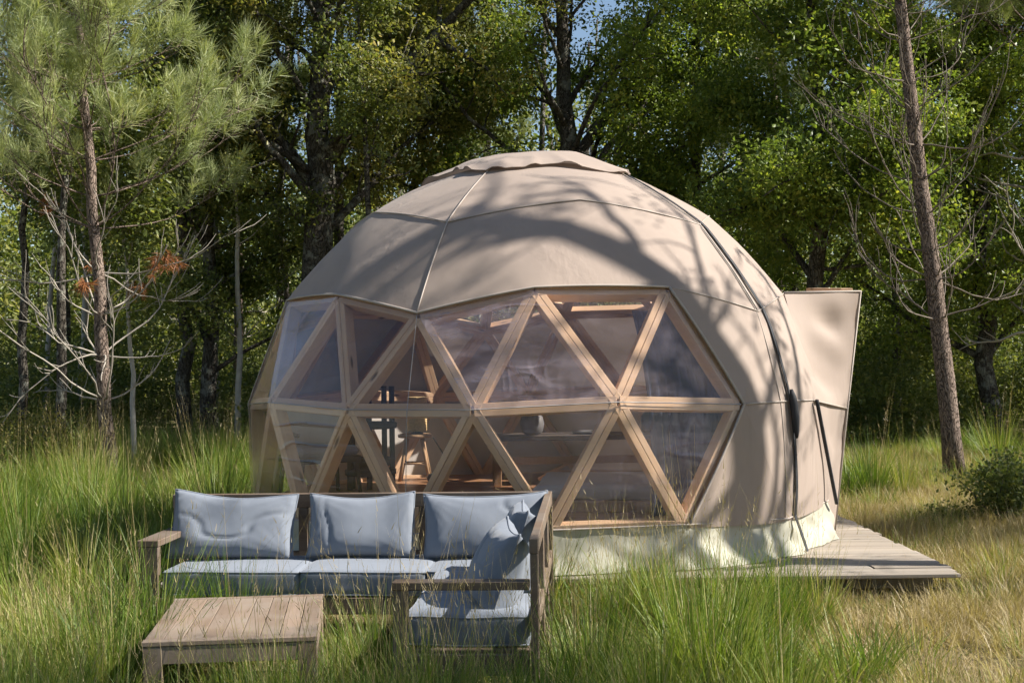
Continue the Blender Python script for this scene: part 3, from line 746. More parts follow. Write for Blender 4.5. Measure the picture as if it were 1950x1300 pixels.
# desk / bench at the back
bk = empty('bench_table', (0.62, 13.2, IZ), 0.05, label='long dark bench table with crossed wooden braces inside the dome', cat='table')
child('top', box(-0.85, 0.85, -0.25, 0.25, 0.42, 0.47, 0.006), 'dark_wood', bk)
for sx in (-1, 1):
    for sy in (-1, 1): child('leg', box(sx * 0.78 - 0.035, sx * 0.78 + 0.035, sy * 0.2 - 0.03, sy * 0.2 + 0.03, 0, 0.42, 0.004), 'stool_wood', bk)
child('brace', box(-0.74, 0.74, -0.215, -0.185, 0.20, 0.27, 0.003), 'stool_wood', bk)
place_bar(strut_me, 'brace', (-0.4, -0.16, 0.05), (0.25, -0.16, 0.40), (0, -1, 0), bk, 0).scale = (0.73, 0.35, 0.3)
def thing(name, vf, mat, loc, label, cat, smooth=True, rz=0):
    o = mesh_obj(name, vf[0], vf[1], M[mat], None, smooth); o.location = loc; o.rotation_euler = (0, 0, rz); return tag(o, label, cat)
thing('pot', lathe([(0.06, 0), (0.10, 0.03), (0.115, 0.1), (0.10, 0.17), (0.075, 0.19), (0.08, 0.2)], 18), 'ceramic', (0.18, 13.05, IZ + 0.4705), 'grey round jar on the long dark bench table', 'jar')
thing('tray', lathe([(0.14, 0), (0.17, 0.02), (0.165, 0.025), (0.14, 0.008)], 18), 'ceramic', (0.72, 13.15, IZ + 0.4705), 'shallow pale tray lying on the long dark bench table', 'tray')
kt = empty('black_kettle', (1.32, 13.15, IZ + 0.4705), 0.3, label='black rounded appliance at the right end of the bench table', cat='appliance')
child('body', lathe([(0.08, 0), (0.1, 0.03), (0.1, 0.16), (0.07, 0.2), (0.02, 0.215)], 16), 'dark', kt, True)
child('spout', tube([(0.08, 0, 0.1), (0.17, 0, 0.2), (0.2, 0, 0.21)], [0.045, 0.04, 0.05], 10), 'dark', kt, True)
# bed
def rounded_box(sx, sy, sz, r, n=10, noise=0.0, seed=0, dome_=0.0):
    V = []; F = []; key = {}
    def add(p):
        k_ = tuple(np.round(p, 5))
        if k_ not in key: key[k_] = len(V); V.append(p)
        return key[k_]
    h = np.array([sx, sy, sz]) / 2
    def pos(a, ax, s, b_):
        c = np.zeros(3); c[ax] = s; o_ = [i for i in range(3) if i != ax]; c[o_[0]] = a; c[o_[1]] = b_
        p = c * h; inner = np.clip(p, -(h - r), h - r); d = p - inner; l = np.linalg.norm(d)
        return inner + (d / l * r if l > 1e-9 else 0)
    # cluster samples near the edges so that the rounding is smooth
    s1 = np.tanh(np.linspace(-2.4, 2.4, n + 1)) / np.tanh(2.4)
    for ax in range(3):
        for s in (-1, 1):
            g = [[add(pos(a, ax, s, b_)) for b_ in s1] for a in s1]
            for i in range(n):
                for j in range(n):
                    q = (g[i][j], g[i + 1][j], g[i + 1][j + 1], g[i][j + 1]); flip = (s > 0) == (ax != 1)
                    F.append(q if flip else q[::-1])
    V = np.array(V)
    if dome_: V[:, 2] += np.where(V[:, 2] > 0, 1, 0) * dome_ * np.clip((1 - (V[:, 0] / h[0]) ** 2), 0, 1) * np.clip(1 - (V[:, 1] / h[1]) ** 2, 0, 1)
    if noise: V = V + noise * np.stack([vnoise(V * 5 + seed, 1), vnoise(V * 5 + seed + 9, 2), vnoise(V * 4 + seed + 17, 3)], 1)
    return V, F
bed = empty('bed', (1.05, 11.15, IZ), -0.1, label='low bed with white linen behind the right front windows', cat='bed')
child('base', box(-0.85, 0.75, -0.62, 0.62, 0.0, 0.09, 0.01), 'stool_wood', bed)
o = child('mattress', rounded_box(1.58, 1.2, 0.12, 0.04, 12, 0.015, 3, 0.03), 'white_linen', bed, True); o.location = (-0.05, 0, 0.151)
# curtain of dark cloth inside the right window
def curtain():
    V = []; F = []; nu, nv = 60, 8
    for j in range(nv + 1):
        z = (2.05 - 1.5 * j / nv)
        for i in range(nu + 1):
            az = 44 + 22 * i / nu; zz = z - DC[2]; r = math.sqrt(max(0.1, 2.32 ** 2 - zz * zz)) - 0.08 + 0.03 * math.sin(i * 1.25) * (0.5 + 0.5 * j / nv); th = R3(az) + ROT
            V.append((DC[0] + r * math.cos(th), DC[1] + r * math.sin(th), z))
    for j in range(nv):
        for i in range(nu): F.append((j * (nu + 1) + i, j * (nu + 1) + i + 1, (j + 1) * (nu + 1) + i + 1, (j + 1) * (nu + 1) + i))
    tag(mesh_obj('curtain', V, F, M['curtain'], None, True), 'dark slate curtain hanging inside the rightmost windows', 'curtain')
curtain()

# ------------------------------------------------------------------ corner sofa
SR = R3(-3.2)
sofa = empty('corner_sofa', (0.245, 8.87, 0.0), SR, label='weathered wooden L-shaped garden sofa frame in the tall grass', cat='sofa')
SW, SD, LL = 2.46, 0.76, 2.36          # length, depth, length of the return
def sp_(name, x0, x1, y0, y1, z0, z1): return child(name, box(x0, x1, y0, y1, z0, z1, 0.004), 'sofa_wood', sofa)
T = 0.045
sp_('back_rail', -SW, 0, -T, 0, 0.76, 0.85)
sp_('back_rail', -SW + 0.02, -0.046, -T + 0.004, -0.004, 0.40, 0.48)
for x_ in (-SW, -1.64, -0.86, -0.06): sp_('back_post', x_ + 0.002, x_ + 0.062, -T + 0.003, -0.003, 0.0, 0.759)
sp_('back_rail', -T, -0.002, -LL, -T - 0.001, 0.775, 0.849)
sp_('back_rail', -T + 0.004, -0.004, -LL + 0.05, -T - 0.004, 0.40, 0.48)
for y_ in (-LL, -1.55, -0.80): sp_('back_post', -T + 0.003, -0.004, y_ + 0.002, y_ + 0.075, 0.0, 0.774)
sp_('arm', -SW, -SW + 0.13, -SD, -T - 0.002, 0.605, 0.645)
sp_('leg', -SW + 0.003, -SW + 0.125, -SD + 0.003, -SD + 0.06, 0.0, 0.604)
sp_('leg', -SW + 0.004, -SW + 0.10, -T - 0.07, -T - 0.004, 0.0, 0.604)
sp_('arm', -0.70, -T - 0.002, -LL, -LL + 0.10, 0.605, 0.645)
sp_('leg', -0.697, -0.63, -LL + 0.003, -LL + 0.09, 0.0, 0.604)
sp_('seat_rail', -SW + 0.13, -0.72, -SD + 0.01, -SD + 0.05, 0.20, 0.30)
sp_('seat_rail', -0.70, -0.66, -LL + 0.10, -SD + 0.05, 0.20, 0.30)
sp_('seat_rail', -0.62, -T - 0.004, -LL + 0.01, -LL + 0.05, 0.20, 0.30)
sp_('leg', -0.715, -0.65, -SD + 0.052, -SD + 0.115, 0.0, 0.295)
for k in range(12):
    x0 = -SW + 0.14 + k * 0.186; sp_('seat_slat', x0, x0 + 0.09, -SD + 0.055, -T - 0.004, 0.285, 0.305)
for k in range(8):
    y0 = -LL + 0.12 + k * 0.18; sp_('seat_slat', -0.655, -T - 0.006, y0, y0 + 0.09, 0.283, 0.303)
sm = Matrix.Translation((0.245, 8.87, 0)) @ Matrix.Rotation(SR, 4, 'Z')
def put(o, local, rot=(0, 0, 0)):
    from mathutils import Euler
    o.matrix_world = sm @ Matrix.Translation(local) @ Euler(rot, 'XYZ').to_matrix().to_4x4(); return o
def seat_cushion(sx, sy, loc, label, seed, rz=0):
    v, f = rounded_box(sx, sy, 0.155, 0.03, 14, 0.009, seed, 0.012)
    o = empty('seat_cushion', label=label, cat='cushion', group='grey seat cushions of the corner sofa'); put(o, loc, (0, 0, rz))
    mesh_obj('cover', v, f, M['cushion'], o, True)
    for z in (0.066, -0.066):
        h = np.array([sx / 2 - 0.006, sy / 2 - 0.006]); q = []
        for (ax, ay) in ((-1, -1), (1, -1), (1, 1), (-1, 1)):
            for t in np.linspace(0, 1, 8, endpoint=False):
                nx, ny = {(-1, -1): (1, -1), (1, -1): (1, 1), (1, 1): (-1, 1), (-1, 1): (-1, -1)}[(ax, ay)]
                a_ = np.array([ax, ay]) * (1 - t) + np.array([nx, ny]) * t; q.append((a_[0] * h[0], a_[1] * h[1], z))
        q = np.array(q + q[:1]); q = q + 0.009 * np.stack([vnoise(q * 5 + seed, 1), vnoise(q * 5 + seed + 9, 2), vnoise(q * 4 + seed + 17, 3)], 1)
        v2_, f2_ = tube(q, 0.006, 5, cap=False); mesh_obj('piping', v2_, f2_, M['cushion'], o, True)
    return o
SZ = 0.382
seat_cushion(0.83, 0.70, (-SW + 0.14 + 0.42, -SD / 2 - 0.02, SZ), 'left grey seat cushion by the wooden armrest', 1)
seat_cushion(0.76, 0.70, (-1.105, -SD / 2 - 0.02, SZ), 'middle grey seat cushion of the sofa', 2)
seat_cushion(0.66, 0.70, (-0.39, -SD / 2 - 0.02, SZ), 'corner grey seat cushion, dappled beside the leaning side pillow', 3)
seat_cushion(0.61, 0.74, (-0.36, -SD - 0.37, SZ), 'grey seat cushion in the middle of the sofa return', 4)
seat_cushion(0.61, 0.68, (-0.36, -SD - 1.10, SZ), 'grey seat cushion nearest the camera behind the front armrest', 5)
def pillow(sx, sz, th, loc, rot, label, seed, sag=0.03):
    nu, nv = 44, 30; V = []; F = []
    def side(sgn):
        n0 = len(V)
        for j in range(nv + 1):
            for i in range(nu + 1):
                u = -1 + 2 * i / nu; v_ = -1 + 2 * j / nv; e = ((1 - abs(u) ** 3.2) * (1 - abs(v_) ** 3.2)); t = max(e, 0) ** 0.36
                pin = 1 - 0.04 * (1 - abs(v_) ** 2) * 1.0 ; pinz = 1 - 0.06 * (1 - abs(u) ** 2)
                x_ = u * sx / 2 * pin; z_ = v_ * sz / 2 * pinz; bot = 1 + 0.22 * (-v_)
                V.append(np.array([x_, sgn * (th / 2 * t * bot), z_]))
        for j in range(nv):
            for i in range(nu):
                q = (n0 + j * (nu + 1) + i, n0 + j * (nu + 1) + i + 1, n0 + (j + 1) * (nu + 1) + i + 1, n0 + (j + 1) * (nu + 1) + i); F.append(q if sgn < 0 else q[::-1])
    side(-1); side(1)
    P = np.array(V); cr = vnoise(P * np.array([4.5, 1, 4.5]) + seed * 3.7, seed); cr2 = vnoise(P * np.array([11, 2, 8]) + seed * 1.7, seed + 1)
    edge = np.clip(np.maximum(np.abs(P[:, 0]) / (sx / 2), np.abs(P[:, 2]) / (sz / 2)), 0, 1) ** 3
    fan = np.sin(np.arctan2(np.abs(P[:, 2]) - sz / 2, np.abs(P[:, 0]) - sx / 2) * 26 + seed) * edge; rid = np.clip(1 - np.abs(vnoise(P * np.array([3.0, 1, 5.0]) + seed * 5.1, seed + 3)) / 0.10, 0, 1)
    P[:, 1] += np.sign(P[:, 1]) * (0.024 * cr + 0.012 * cr2 * edge + 0.0035 * fan - 0.013 * rid * (1 - edge)) * (np.abs(P[:, 1]) > 1e-5); P[:, 2] += 0.018 * vnoise(P * 3.1 + seed, 7); P[:, 0] += 0.012 * vnoise(P * 3.7 + seed, 8)
    P[:, 2] -= sag * np.clip(P[:, 2] / sz + 0.3, 0, 1) * (1 - (2 * P[:, 0] / sx) ** 2)
    o = empty('back_pillow', label=label, cat='pillow', group='grey back pillows of the corner sofa'); put(o, loc, rot)
    mesh_obj('cover', P, F, M['cushion'], o, True)
    per = [j * (nu + 1) for j in range(nv)] + [nv * (nu + 1) + i for i in range(nu)] + [j * (nu + 1) + nu for j in range(nv, 0, -1)] + [i for i in range(nu, -1, -1)]
    v2_, f2_ = tube(P[per], 0.006, 5, cap=False); mesh_obj('piping', v2_, f2_, M['cushion'], o, True)
    return o
PZ = 0.655
pillow(0.80, 0.44, 0.20, (-2.02, -0.20, PZ + 0.01), (R3(-17), R3(2.5), 0), 'left grey back pillow, creased and dappled with sun', 1)
pillow(0.69, 0.42, 0.20, (-1.20, -0.20, PZ), (R3(-17), R3(-1), 0), 'middle grey back pillow of the sofa', 2)
pillow(0.78, 0.43, 0.20, (-0.41, -0.21, PZ + 0.005), (R3(-17), R3(-1.5), 0), 'grey back pillow in the sofa corner against the rear rail', 3)
pillow(0.70, 0.42, 0.22, (-0.185, -0.98, PZ + 0.005), (R3(-17), 0, R3(-85)), 'grey side pillow standing behind the nearest pillow', 4)
pillow(0.62, 0.43, 0.25, (-0.225, -1.76, PZ - 0.02), (R3(-20), R3(0), R3(-80)), 'nearest grey side pillow leaning on the right backrest', 5)

# ------------------------------------------------------------------ table
tb = empty('garden_table', (-1.385, 6.97, 0.0), R3(6.5), label='low slatted wooden garden table standing in the grass', cat='table')
TW, TL, TH = 0.80, 1.19, 0.42
n = 9; bw = (TW - 0.006) / n
tpl = box(-bw / 2 + 0.0016, bw / 2 - 0.0016, -TL / 2 + 0.062, TL / 2 - 0.062, TH - 0.024, TH, 0.0018); tme = bpy.data.meshes.new('slat'); tme.from_pydata(tpl[0], [], tpl[1]); tme.materials.append(M['table_wood'])
for k in range(n):
    o = link_obj('slat', tme, tb); o.location = (-TW / 2 + 0.003 + bw * (k + 0.5), 0, random.uniform(-0.001, 0.001))
for s in (-1, 1):
    child('rail', box(-TW / 2, TW / 2, s * (TL / 2 - 0.03) - 0.03, s * (TL / 2 - 0.03) + 0.03, TH - 0.022, TH + 0.001, 0.003), 'table_wood', tb)
    child('apron', box(-TW / 2 + 0.09, TW / 2 - 0.09, s * (TL / 2 - 0.02) - 0.015, s * (TL / 2 - 0.02) + 0.015, TH - 0.105, TH - 0.0245, 0.002), 'table_wood', tb)
    child('apron', box(s * (TW / 2 - 0.02) - 0.015, s * (TW / 2 - 0.02) + 0.015, -TL / 2 + 0.09, TL / 2 - 0.09, TH - 0.105, TH - 0.0245, 0.002), 'table_wood', tb)
    for s2 in (-1, 1):
        cx, cy_ = s * (TW / 2 - 0.048), s2 * (TL / 2 - 0.048); child('leg', box(cx - 0.045, cx + 0.045, cy_ - 0.045, cy_ + 0.045, -0.03, TH - 0.0235, 0.004), 'table_wood', tb)

# ------------------------------------------------------------------ trees
def polyline(rng, p0, d0, L, n, curl=0.0, wob=0.12, up=0.0):
    P = [np.array(p0, float)]; d = np.array(d0, float); d /= np.linalg.norm(d)
    for i in range(n):
        d = d + rng.normal(size=3) * wob + np.array([0, 0, up]); d /= np.linalg.norm(d); P.append(P[-1] + d * L / n)
    return np.array(P)
def at(P, t):
    x = t * (len(P) - 1); i = min(int(x), len(P) - 2); return P[i] + (P[i + 1] - P[i]) * (x - i), P[i + 1] - P[i]
spr = np.random.default_rng(5)
OAK_PROTOS = [leaf_spray(spr, 36, 0.28, 0.072) for _ in range(5)]
FAR_PROTOS = [leaf_spray(spr, 34, 0.42, 0.115) for _ in range(4)]
PINE_PROTOS = [needle_tuft(spr, 52, 0.25, 0.0048, 0.26) for _ in range(4)]
DEAD_PROTOS = [needle_tuft(spr, 30, 0.17, 0.007, 0.12) for _ in range(2)]

def oak_tree(label, base, seed, H=12, r0=0.2, lean=(0, 0), first=0.2, nl=22, spread=4.0, leaves=1800, mats='oak_leaf', bark='oak_bark', name='oak_tree', extra=(), group=None, lscale=1.0, protos=None, upness=0.05, clear=0.0):
    rng = np.random.default_rng(seed); x, y = base; z = float(ground_z(x, y)) - 0.05
    root = empty(name, (x, y, z), label=label, cat='tree', group=group)
    parts = []; n = 14
    tr = [np.zeros(3)]
    for i in range(n): tr.append(np.array([lean[0] * (i + 1) / n + rng.normal() * min(0.06 * H / 12, r0 * 0.3), lean[1] * (i + 1) / n + rng.normal() * 0.05, H * (i + 1) / n]))
    tr = np.array(tr); rad = r0 * (1 - 0.85 * np.linspace(0, 1, n + 1)); rad[0] *= 1.35
    parts.append(tube(tr, rad, 12)); pts = []; wts = []
    limbs = []
    for i in range(nl):
        t = first + (0.98 - first) * ((i + rng.uniform()) / nl); p, d = at(tr, t); az = i * 2.39996 + rng.normal() * 0.4; el = R3(rng.uniform(8, 50) + 20 * t)
        L = spread * (1.05 - 0.55 * t) * rng.uniform(0.6, 1.1); dr = np.array([math.cos(az) * math.cos(el), math.sin(az) * math.cos(el), math.sin(el)])
        limbs.append((p, dr, L, r0 * (1 - 0.85 * t) * rng.uniform(0.3, 0.5)))
    for (h, az, el, L, rr) in extra:
        p, d = at(tr, min(0.98, h / H)); a, e = R3(az), R3(el); limbs.append((p, np.array([math.cos(a) * math.cos(e), math.sin(a) * math.cos(e), math.sin(e)]), L, rr))
    for p, dr, L, rr in limbs:
        Q = polyline(rng, p, dr, L, 9, wob=0.13, up=upness); parts.append(tube(Q, np.linspace(rr, rr * 0.2, len(Q)), 6))
        for k in range(int(4 + L * 1.6)):
            s = rng.uniform(0.25, 1.0); q, d = at(Q, s); d = d / np.linalg.norm(d); dd = d * 0.6 + rng.normal(size=3) * np.array([0.8, 0.8, 0.45]); l2 = L * rng.uniform(0.18, 0.4)
            W = polyline(rng, q, dd, l2, 5, wob=0.2, up=0.03); parts.append(tube(W, np.linspace(rr * 0.3, 0.006, len(W)), 4, cap=False))
            for m in range(6): pts.append(at(W, rng.uniform(0.25, 1))[0]); wts.append(1.0)
    mesh_obj('trunk', *merge(parts), M[bark], root, True)
    pts = np.array(pts); sel = rng.choice(len(pts), leaves, replace=True); P = pts[sel] + rng.normal(size=(leaves, 3)) * np.array([0.26, 0.26, 0.16])
    P = P[P[:, 2] > 0.5]
    if clear: P = P[~((np.abs(P[:, 0] - lean[0] * P[:, 2] / H) < clear) & (P[:, 1] < 0.2) & (P[:, 2] < 8.5))]
    N = len(P)
    rot = np.stack([rng.normal(size=N) * 0.45, rng.normal(size=N) * 0.45, rng.uniform(0, 6.28, N)], 1); scl = rng.uniform(0.7, 1.3, (N, 1)) * lscale * np.ones((1, 3))
    pr = protos or OAK_PROTOS
    scatter_obj('crown', scatter_mesh('crown', pr, P, rot, scl, rng.integers(0, len(pr), N), [M[mats]]), root)
    return root

def dir_euler(D):
    D = D / (np.linalg.norm(D, axis=1, keepdims=True) + 1e-9); th = np.arccos(np.clip(D[:, 2], -1, 1)); ph = np.arctan2(D[:, 1], D[:, 0]); return np.stack([np.zeros(len(D)), th, ph], 1)

def pine_tree(label, base, seed, H=13, r0=0.12, lean=(0, 0), live=4.0, dead_from=1.6, spread=2.4, whorl=0.55, tufts=14, group=None, name='pine_tree', dead_needles=0, tlen=1.0, per=5, dead_up=0.06, dead_len=1.0, live_side=None, br=1.0, dmat='dead_wood'):
    rng = np.random.default_rng(seed); x, y = base; z = float(ground_z(x, y)) - 0.05
    root = empty(name, (x, y, z), label=label, cat='tree', group=group); n = 18
    tr = np.array([[lean[0] * (i / n) + rng.normal() * 0.025 * (i > 0), lean[1] * (i / n) + rng.normal() * 0.02, H * i / n] for i in range(n + 1)]); rad = r0 * (1 - 0.9 * np.linspace(0, 1, n + 1) ** 1.2); rad[0] *= 1.2
    trunk = [tube(tr, rad, 12)]; dead = []; liveb = []; TP, TD, DP, DD = [], [], [], []
    h = dead_from
    while h < H - 0.3:
        isdead = h < live; k = rng.integers(per - 1, per + 2)
        a0 = rng.uniform(0, 6.28)
        for j in range(k):
            az = a0 + j * 6.283 / k + rng.normal() * 0.25; t = h / H; p, _ = at(tr, t)
            top = max(0.12, 1 - max(0, (h - live)) / (H - live))
            L = spread * (top ** 0.75) * rng.uniform(0.75, 1.15) if not isdead else spread * rng.uniform(0.3, 0.8) * dead_len
            el = R3(rng.uniform(5, 30)) if not isdead else R3(rng.uniform(-12, 22))
            d = np.array([math.cos(az) * math.cos(el), math.sin(az) * math.cos(el), math.sin(el)])
            Q = polyline(rng, p, d, L, 9, wob=0.10 if not isdead else 0.17, up=0.05 if not isdead else dead_up); rr = max(0.008, (r0 * 0.17 * (1.1 - t) + 0.008) * br)
            (dead if isdead else liveb).append(tube(Q, np.linspace(rr, 0.005, len(Q)), 5, cap=False))
            for s_ in range(int(3 + L * (2.2 if isdead else 3.0))):
                s = rng.uniform(0.3, 1); q, dq = at(Q, s); dq = dq / np.linalg.norm(dq); side = np.cross(dq, [0, 0, 1]) * rng.choice([-1, 1]); dd = dq * 0.8 + side * rng.uniform(0.3, 0.9) + np.array([0, 0, rng.uniform(0.05, 0.5)])
                l2 = L * rng.uniform(0.12, 0.35); W = polyline(rng, q, dd, l2, 5, wob=0.12, up=0.10); (dead if isdead else liveb).append(tube(W, np.linspace(rr * 0.4, 0.004, len(W)), 4, cap=False))
                if not isdead:
                    for m in range(tufts // 4):
                        c, dc = at(W, rng.uniform(0.35, 1)); TP.append(c); TD.append(dc / np.linalg.norm(dc) + np.array([0, 0, 0.35]) + rng.normal(size=3) * 0.3)
                    c, dc = at(W, 1.0); TP.append(c); TD.append(dc / np.linalg.norm(dc) + np.array([0, 0, 0.3]))
                elif dead_needles and h > live - 1.1 and rng.uniform() < dead_needles:
                    for m in range(4): c, dc = at(W, rng.uniform(0.3, 1)); DP.append(c); DD.append(np.array([0, 0, -1.0]) + rng.normal(size=3) * 0.5)
            if not isdead: TP.append(Q[-1]); TD.append(Q[-1] - Q[-2] + np.array([0, 0, 0.05]))
        h += whorl * rng.uniform(0.8, 1.2)
    mesh_obj('trunk', *merge(trunk), M['pine_bark'], root, True)
    if liveb: mesh_obj('branch', *merge(liveb), M['pine_bark'], root, True)
    if dead: mesh_obj('dead_branch', *merge(dead), M[dmat], root, True)
    TP, TD = np.array(TP), np.array(TD)
    if live_side is not None:
        keep = live_side(TP + np.array([x, y, z])); TP, TD = TP[keep], TD[keep]
    N = len(TP)
    if N: scatter_obj('crown', scatter_mesh('crown', PINE_PROTOS, TP, dir_euler(TD), rng.uniform(0.75, 1.25, (N, 1)) * np.ones((1, 3)) * tlen, rng.integers(0, 4, N), [M['needle']]), root)
    if DP:
        DP, DD = np.array(DP), np.array(DD); N = len(DP)
        scatter_obj('dead_needles', scatter_mesh('dead_needles', DEAD_PROTOS, DP, dir_euler(DD), rng.uniform(0.8, 1.2, (N, 1)) * np.ones((1, 3)), rng.integers(0, 2, N), [M['dead_needle']]), root)
    return root

def px(p, d): return (p - 975) / 2628 * d      # picture column at a distance -> metres, for laying out the wood

pine_tree('sunlit pine on the left with long pale needles and bare lower branches', (px(207, 18), 18.0), 11, H=9.5, r0=0.10, lean=(-0.55, 0.1), live=3.2, dead_from=1.2, spread=2.5, whorl=0.50, tufts=6, dead_needles=0.10, per=6, dead_len=1.3, br=0.6)
pine_tree('tall bare pine trunk at right with upswept leafless branches', (px(1815, 18.5), 18.5), 23, H=12, r0=0.135, lean=(-1.15, 0.0), live=6.6, dead_from=2.2, spread=2.3, whorl=0.45, tufts=12, per=6, dead_up=0.16, dead_len=1.2, br=0.45, dmat='dead_wood2')
oak_tree('big forked oak with lichen-spotted trunk behind the dome', (px(588, 24), 24.0), 31, H=11, r0=0.36, lean=(0.4, 0), first=0.32, nl=24, spread=4.5, leaves=1700, mats='oak_leaf2', clear=0.6, extra=((5.0, 15, 45, 5.0, 0.2), (4.4, 160, 62, 4.0, 0.13)))
oak_tree('dark oak trunk rising straight behind the dome roof', (px(1082, 25), 25.0), 32, H=11, r0=0.27, first=0.30, nl=24, spread=4.4, leaves=1800, clear=0.55, extra=((5.0, 15, 35, 4.0, 0.12),))
oak_tree('leafy green oak with bright low boughs right of the dome', (px(1560, 22), 22.0), 33, H=11, r0=0.17, first=0.22, nl=30, spread=3.6, leaves=3200, extra=((3.6, -60, -5, 2.6, 0.05), (4.4, -120, 5, 2.8, 0.05), (3.0, -30, -6, 2.2, 0.04)), upness=0.0)
oak_tree('green oak with thin crown between the dome roof and the right oak', (px(1330, 26), 26.0), 34, H=10, r0=0.17, first=0.2, nl=26, spread=3.6, leaves=2100)
oak_tree('slender leaning oak just above the dome left shoulder', (px(740, 27), 27.0), 35, H=11, r0=0.14, first=0.3, nl=20, spread=3.0, leaves=1500, mats='oak_leaf2', lean=(1.2, 0))
oak_tree('dense dark evergreen oak between the left pine and the forked oak', (px(400, 25), 25.0), 36, H=11, r0=0.16, first=0.12, nl=34, spread=3.0, leaves=2300, mats='far_leaf')
oak_tree('shaded oak at the right edge behind the bare pine', (px(1880, 24), 24.0), 37, H=10, r0=0.18, first=0.12, nl=30, spread=3.6, leaves=3200)
oak_tree('oak with yellowing leaves far behind the left pine', (px(120, 30), 30.0), 38, H=12, r0=0.15, first=0.3, nl=20, spread=3.2, leaves=1500, mats='oak_leaf2')
pine_tree('dark pine above the trees at the upper right corner', (px(1990, 22), 22.0), 41, H=13, r0=0.14, live=4.8, dead_from=2.0, spread=2.8, whorl=0.6, tufts=14)
pine_tree('far pine standing between the two oak trunks', (px(860, 30), 30.0), 42, H=13, r0=0.15, live=5.0, dead_from=2.5, spread=2.4, tufts=14, tlen=1.2)
pine_tree('slim pine rising through gaps left of the forked oak', (px(455, 29), 29.0), 43, H=13, r0=0.11, live=5.0, dead_from=2.0, spread=2.0, tufts=14, tlen=1.2)
pine_tree('far pine behind the bright oak boughs', (px(1480, 31), 31.0), 44, H=13, r0=0.14, live=5.0, dead_from=2.0, spread=2.2, tufts=14, tlen=1.2)
# slender stems of the young wood at left, told apart only by their place
stems = [('thin pale birch stem right beside the left pine trunk', 258, 19.5, 5.2, 0.045, 'pale_bark', (-0.25, 0)), ('dark slim trunk at the far left edge', 42, 23, 9, 0.09, 'oak_bark', (0.1, 0)), ('dark slim trunk between the left edge and the left pine', 118, 22, 9, 0.095, 'oak_bark', (0.1, 0)),
         ('grey stem close behind the left pine', 152, 27, 9, 0.085, 'pale_bark', (0.2, 0)), ('dark straight trunk left of the dome in deep shade', 352, 25, 9, 0.15, 'oak_bark', (0, 0)), ('pale straight stem left of the dome', 408, 27, 8, 0.08, 'pale_bark', (0.1, 0)),
         ('slim dark trunk seen above the dome left shoulder', 722, 23, 10, 0.075, 'oak_bark', (-0.4, 0)), ('thin grey stem nearest the dome left wall', 452, 24, 8, 0.06, 'pale_bark', (0.05, 0)), ('dark thin trunk right of the dome porch', 1700, 27, 9, 0.10, 'oak_bark', (0.3, 0)), ('crooked pale stem between two dark trunks at left', 80, 28, 8, 0.07, 'pale_bark', (0.5, 0))]
for i, (lb, p_, d_, H_, r_, bk_, ln) in enumerate(stems):
    oak_tree(lb, (px(p_, d_), d_), 60 + i, H=H_, r0=r_, lean=ln, first=0.45, nl=12, spread=1.6, leaves=320, bark=bk_, name='slender_tree', mats='far_leaf', group='slender stems of the young wood')

# unseen trees added beside and behind the camera, for shade and window reflections
oak_tree('nearly bare oak right of the deck, shading the dome', (8.6, 9.3), 71, H=14, r0=0.22, lean=(-0.9, 0.5), first=0.34, nl=26, spread=3.6, leaves=36, upness=0.14)
oak_tree('unseen oak right of the sofa, added to shade the foreground grass', (10.4, 3.9), 72, H=13, r0=0.2, first=0.4, nl=18, spread=3.2, leaves=850)
oak_tree('unseen low oak right of the deck, added to shade the ground there', (12.6, 12.4), 79, H=9.5, r0=0.16, first=0.35, nl=16, spread=3.0, leaves=420)
for k_, (x_, y_) in enumerate(((11.8, 25.0), (12.5, 28.5), (15.5, 23.0))):
    oak_tree(('nearest', 'farthest', 'rightmost')[k_] + ' unseen dense oak at right, added to shade the wood edge', (x_, y_), 80 + k_, H=13, r0=0.2, first=0.12, nl=26, spread=3.8, leaves=1500, group='unseen oaks added to shade the wood edge', mats='far_leaf')
oak_tree('oak behind the camera at left, outside the picture', (-7.0, -9.0), 75, H=12, r0=0.25, first=0.15, nl=26, spread=4.0, leaves=1800)
oak_tree('oak behind the camera, outside the picture', (1.0, -13.0), 76, H=13, r0=0.25, first=0.15, nl=26, spread=4.5, leaves=2000)
oak_tree('oak behind the camera at right, outside the picture', (9.0, -9.0), 77, H=12, r0=0.25, first=0.15, nl=26, spread=4.0, leaves=1800)

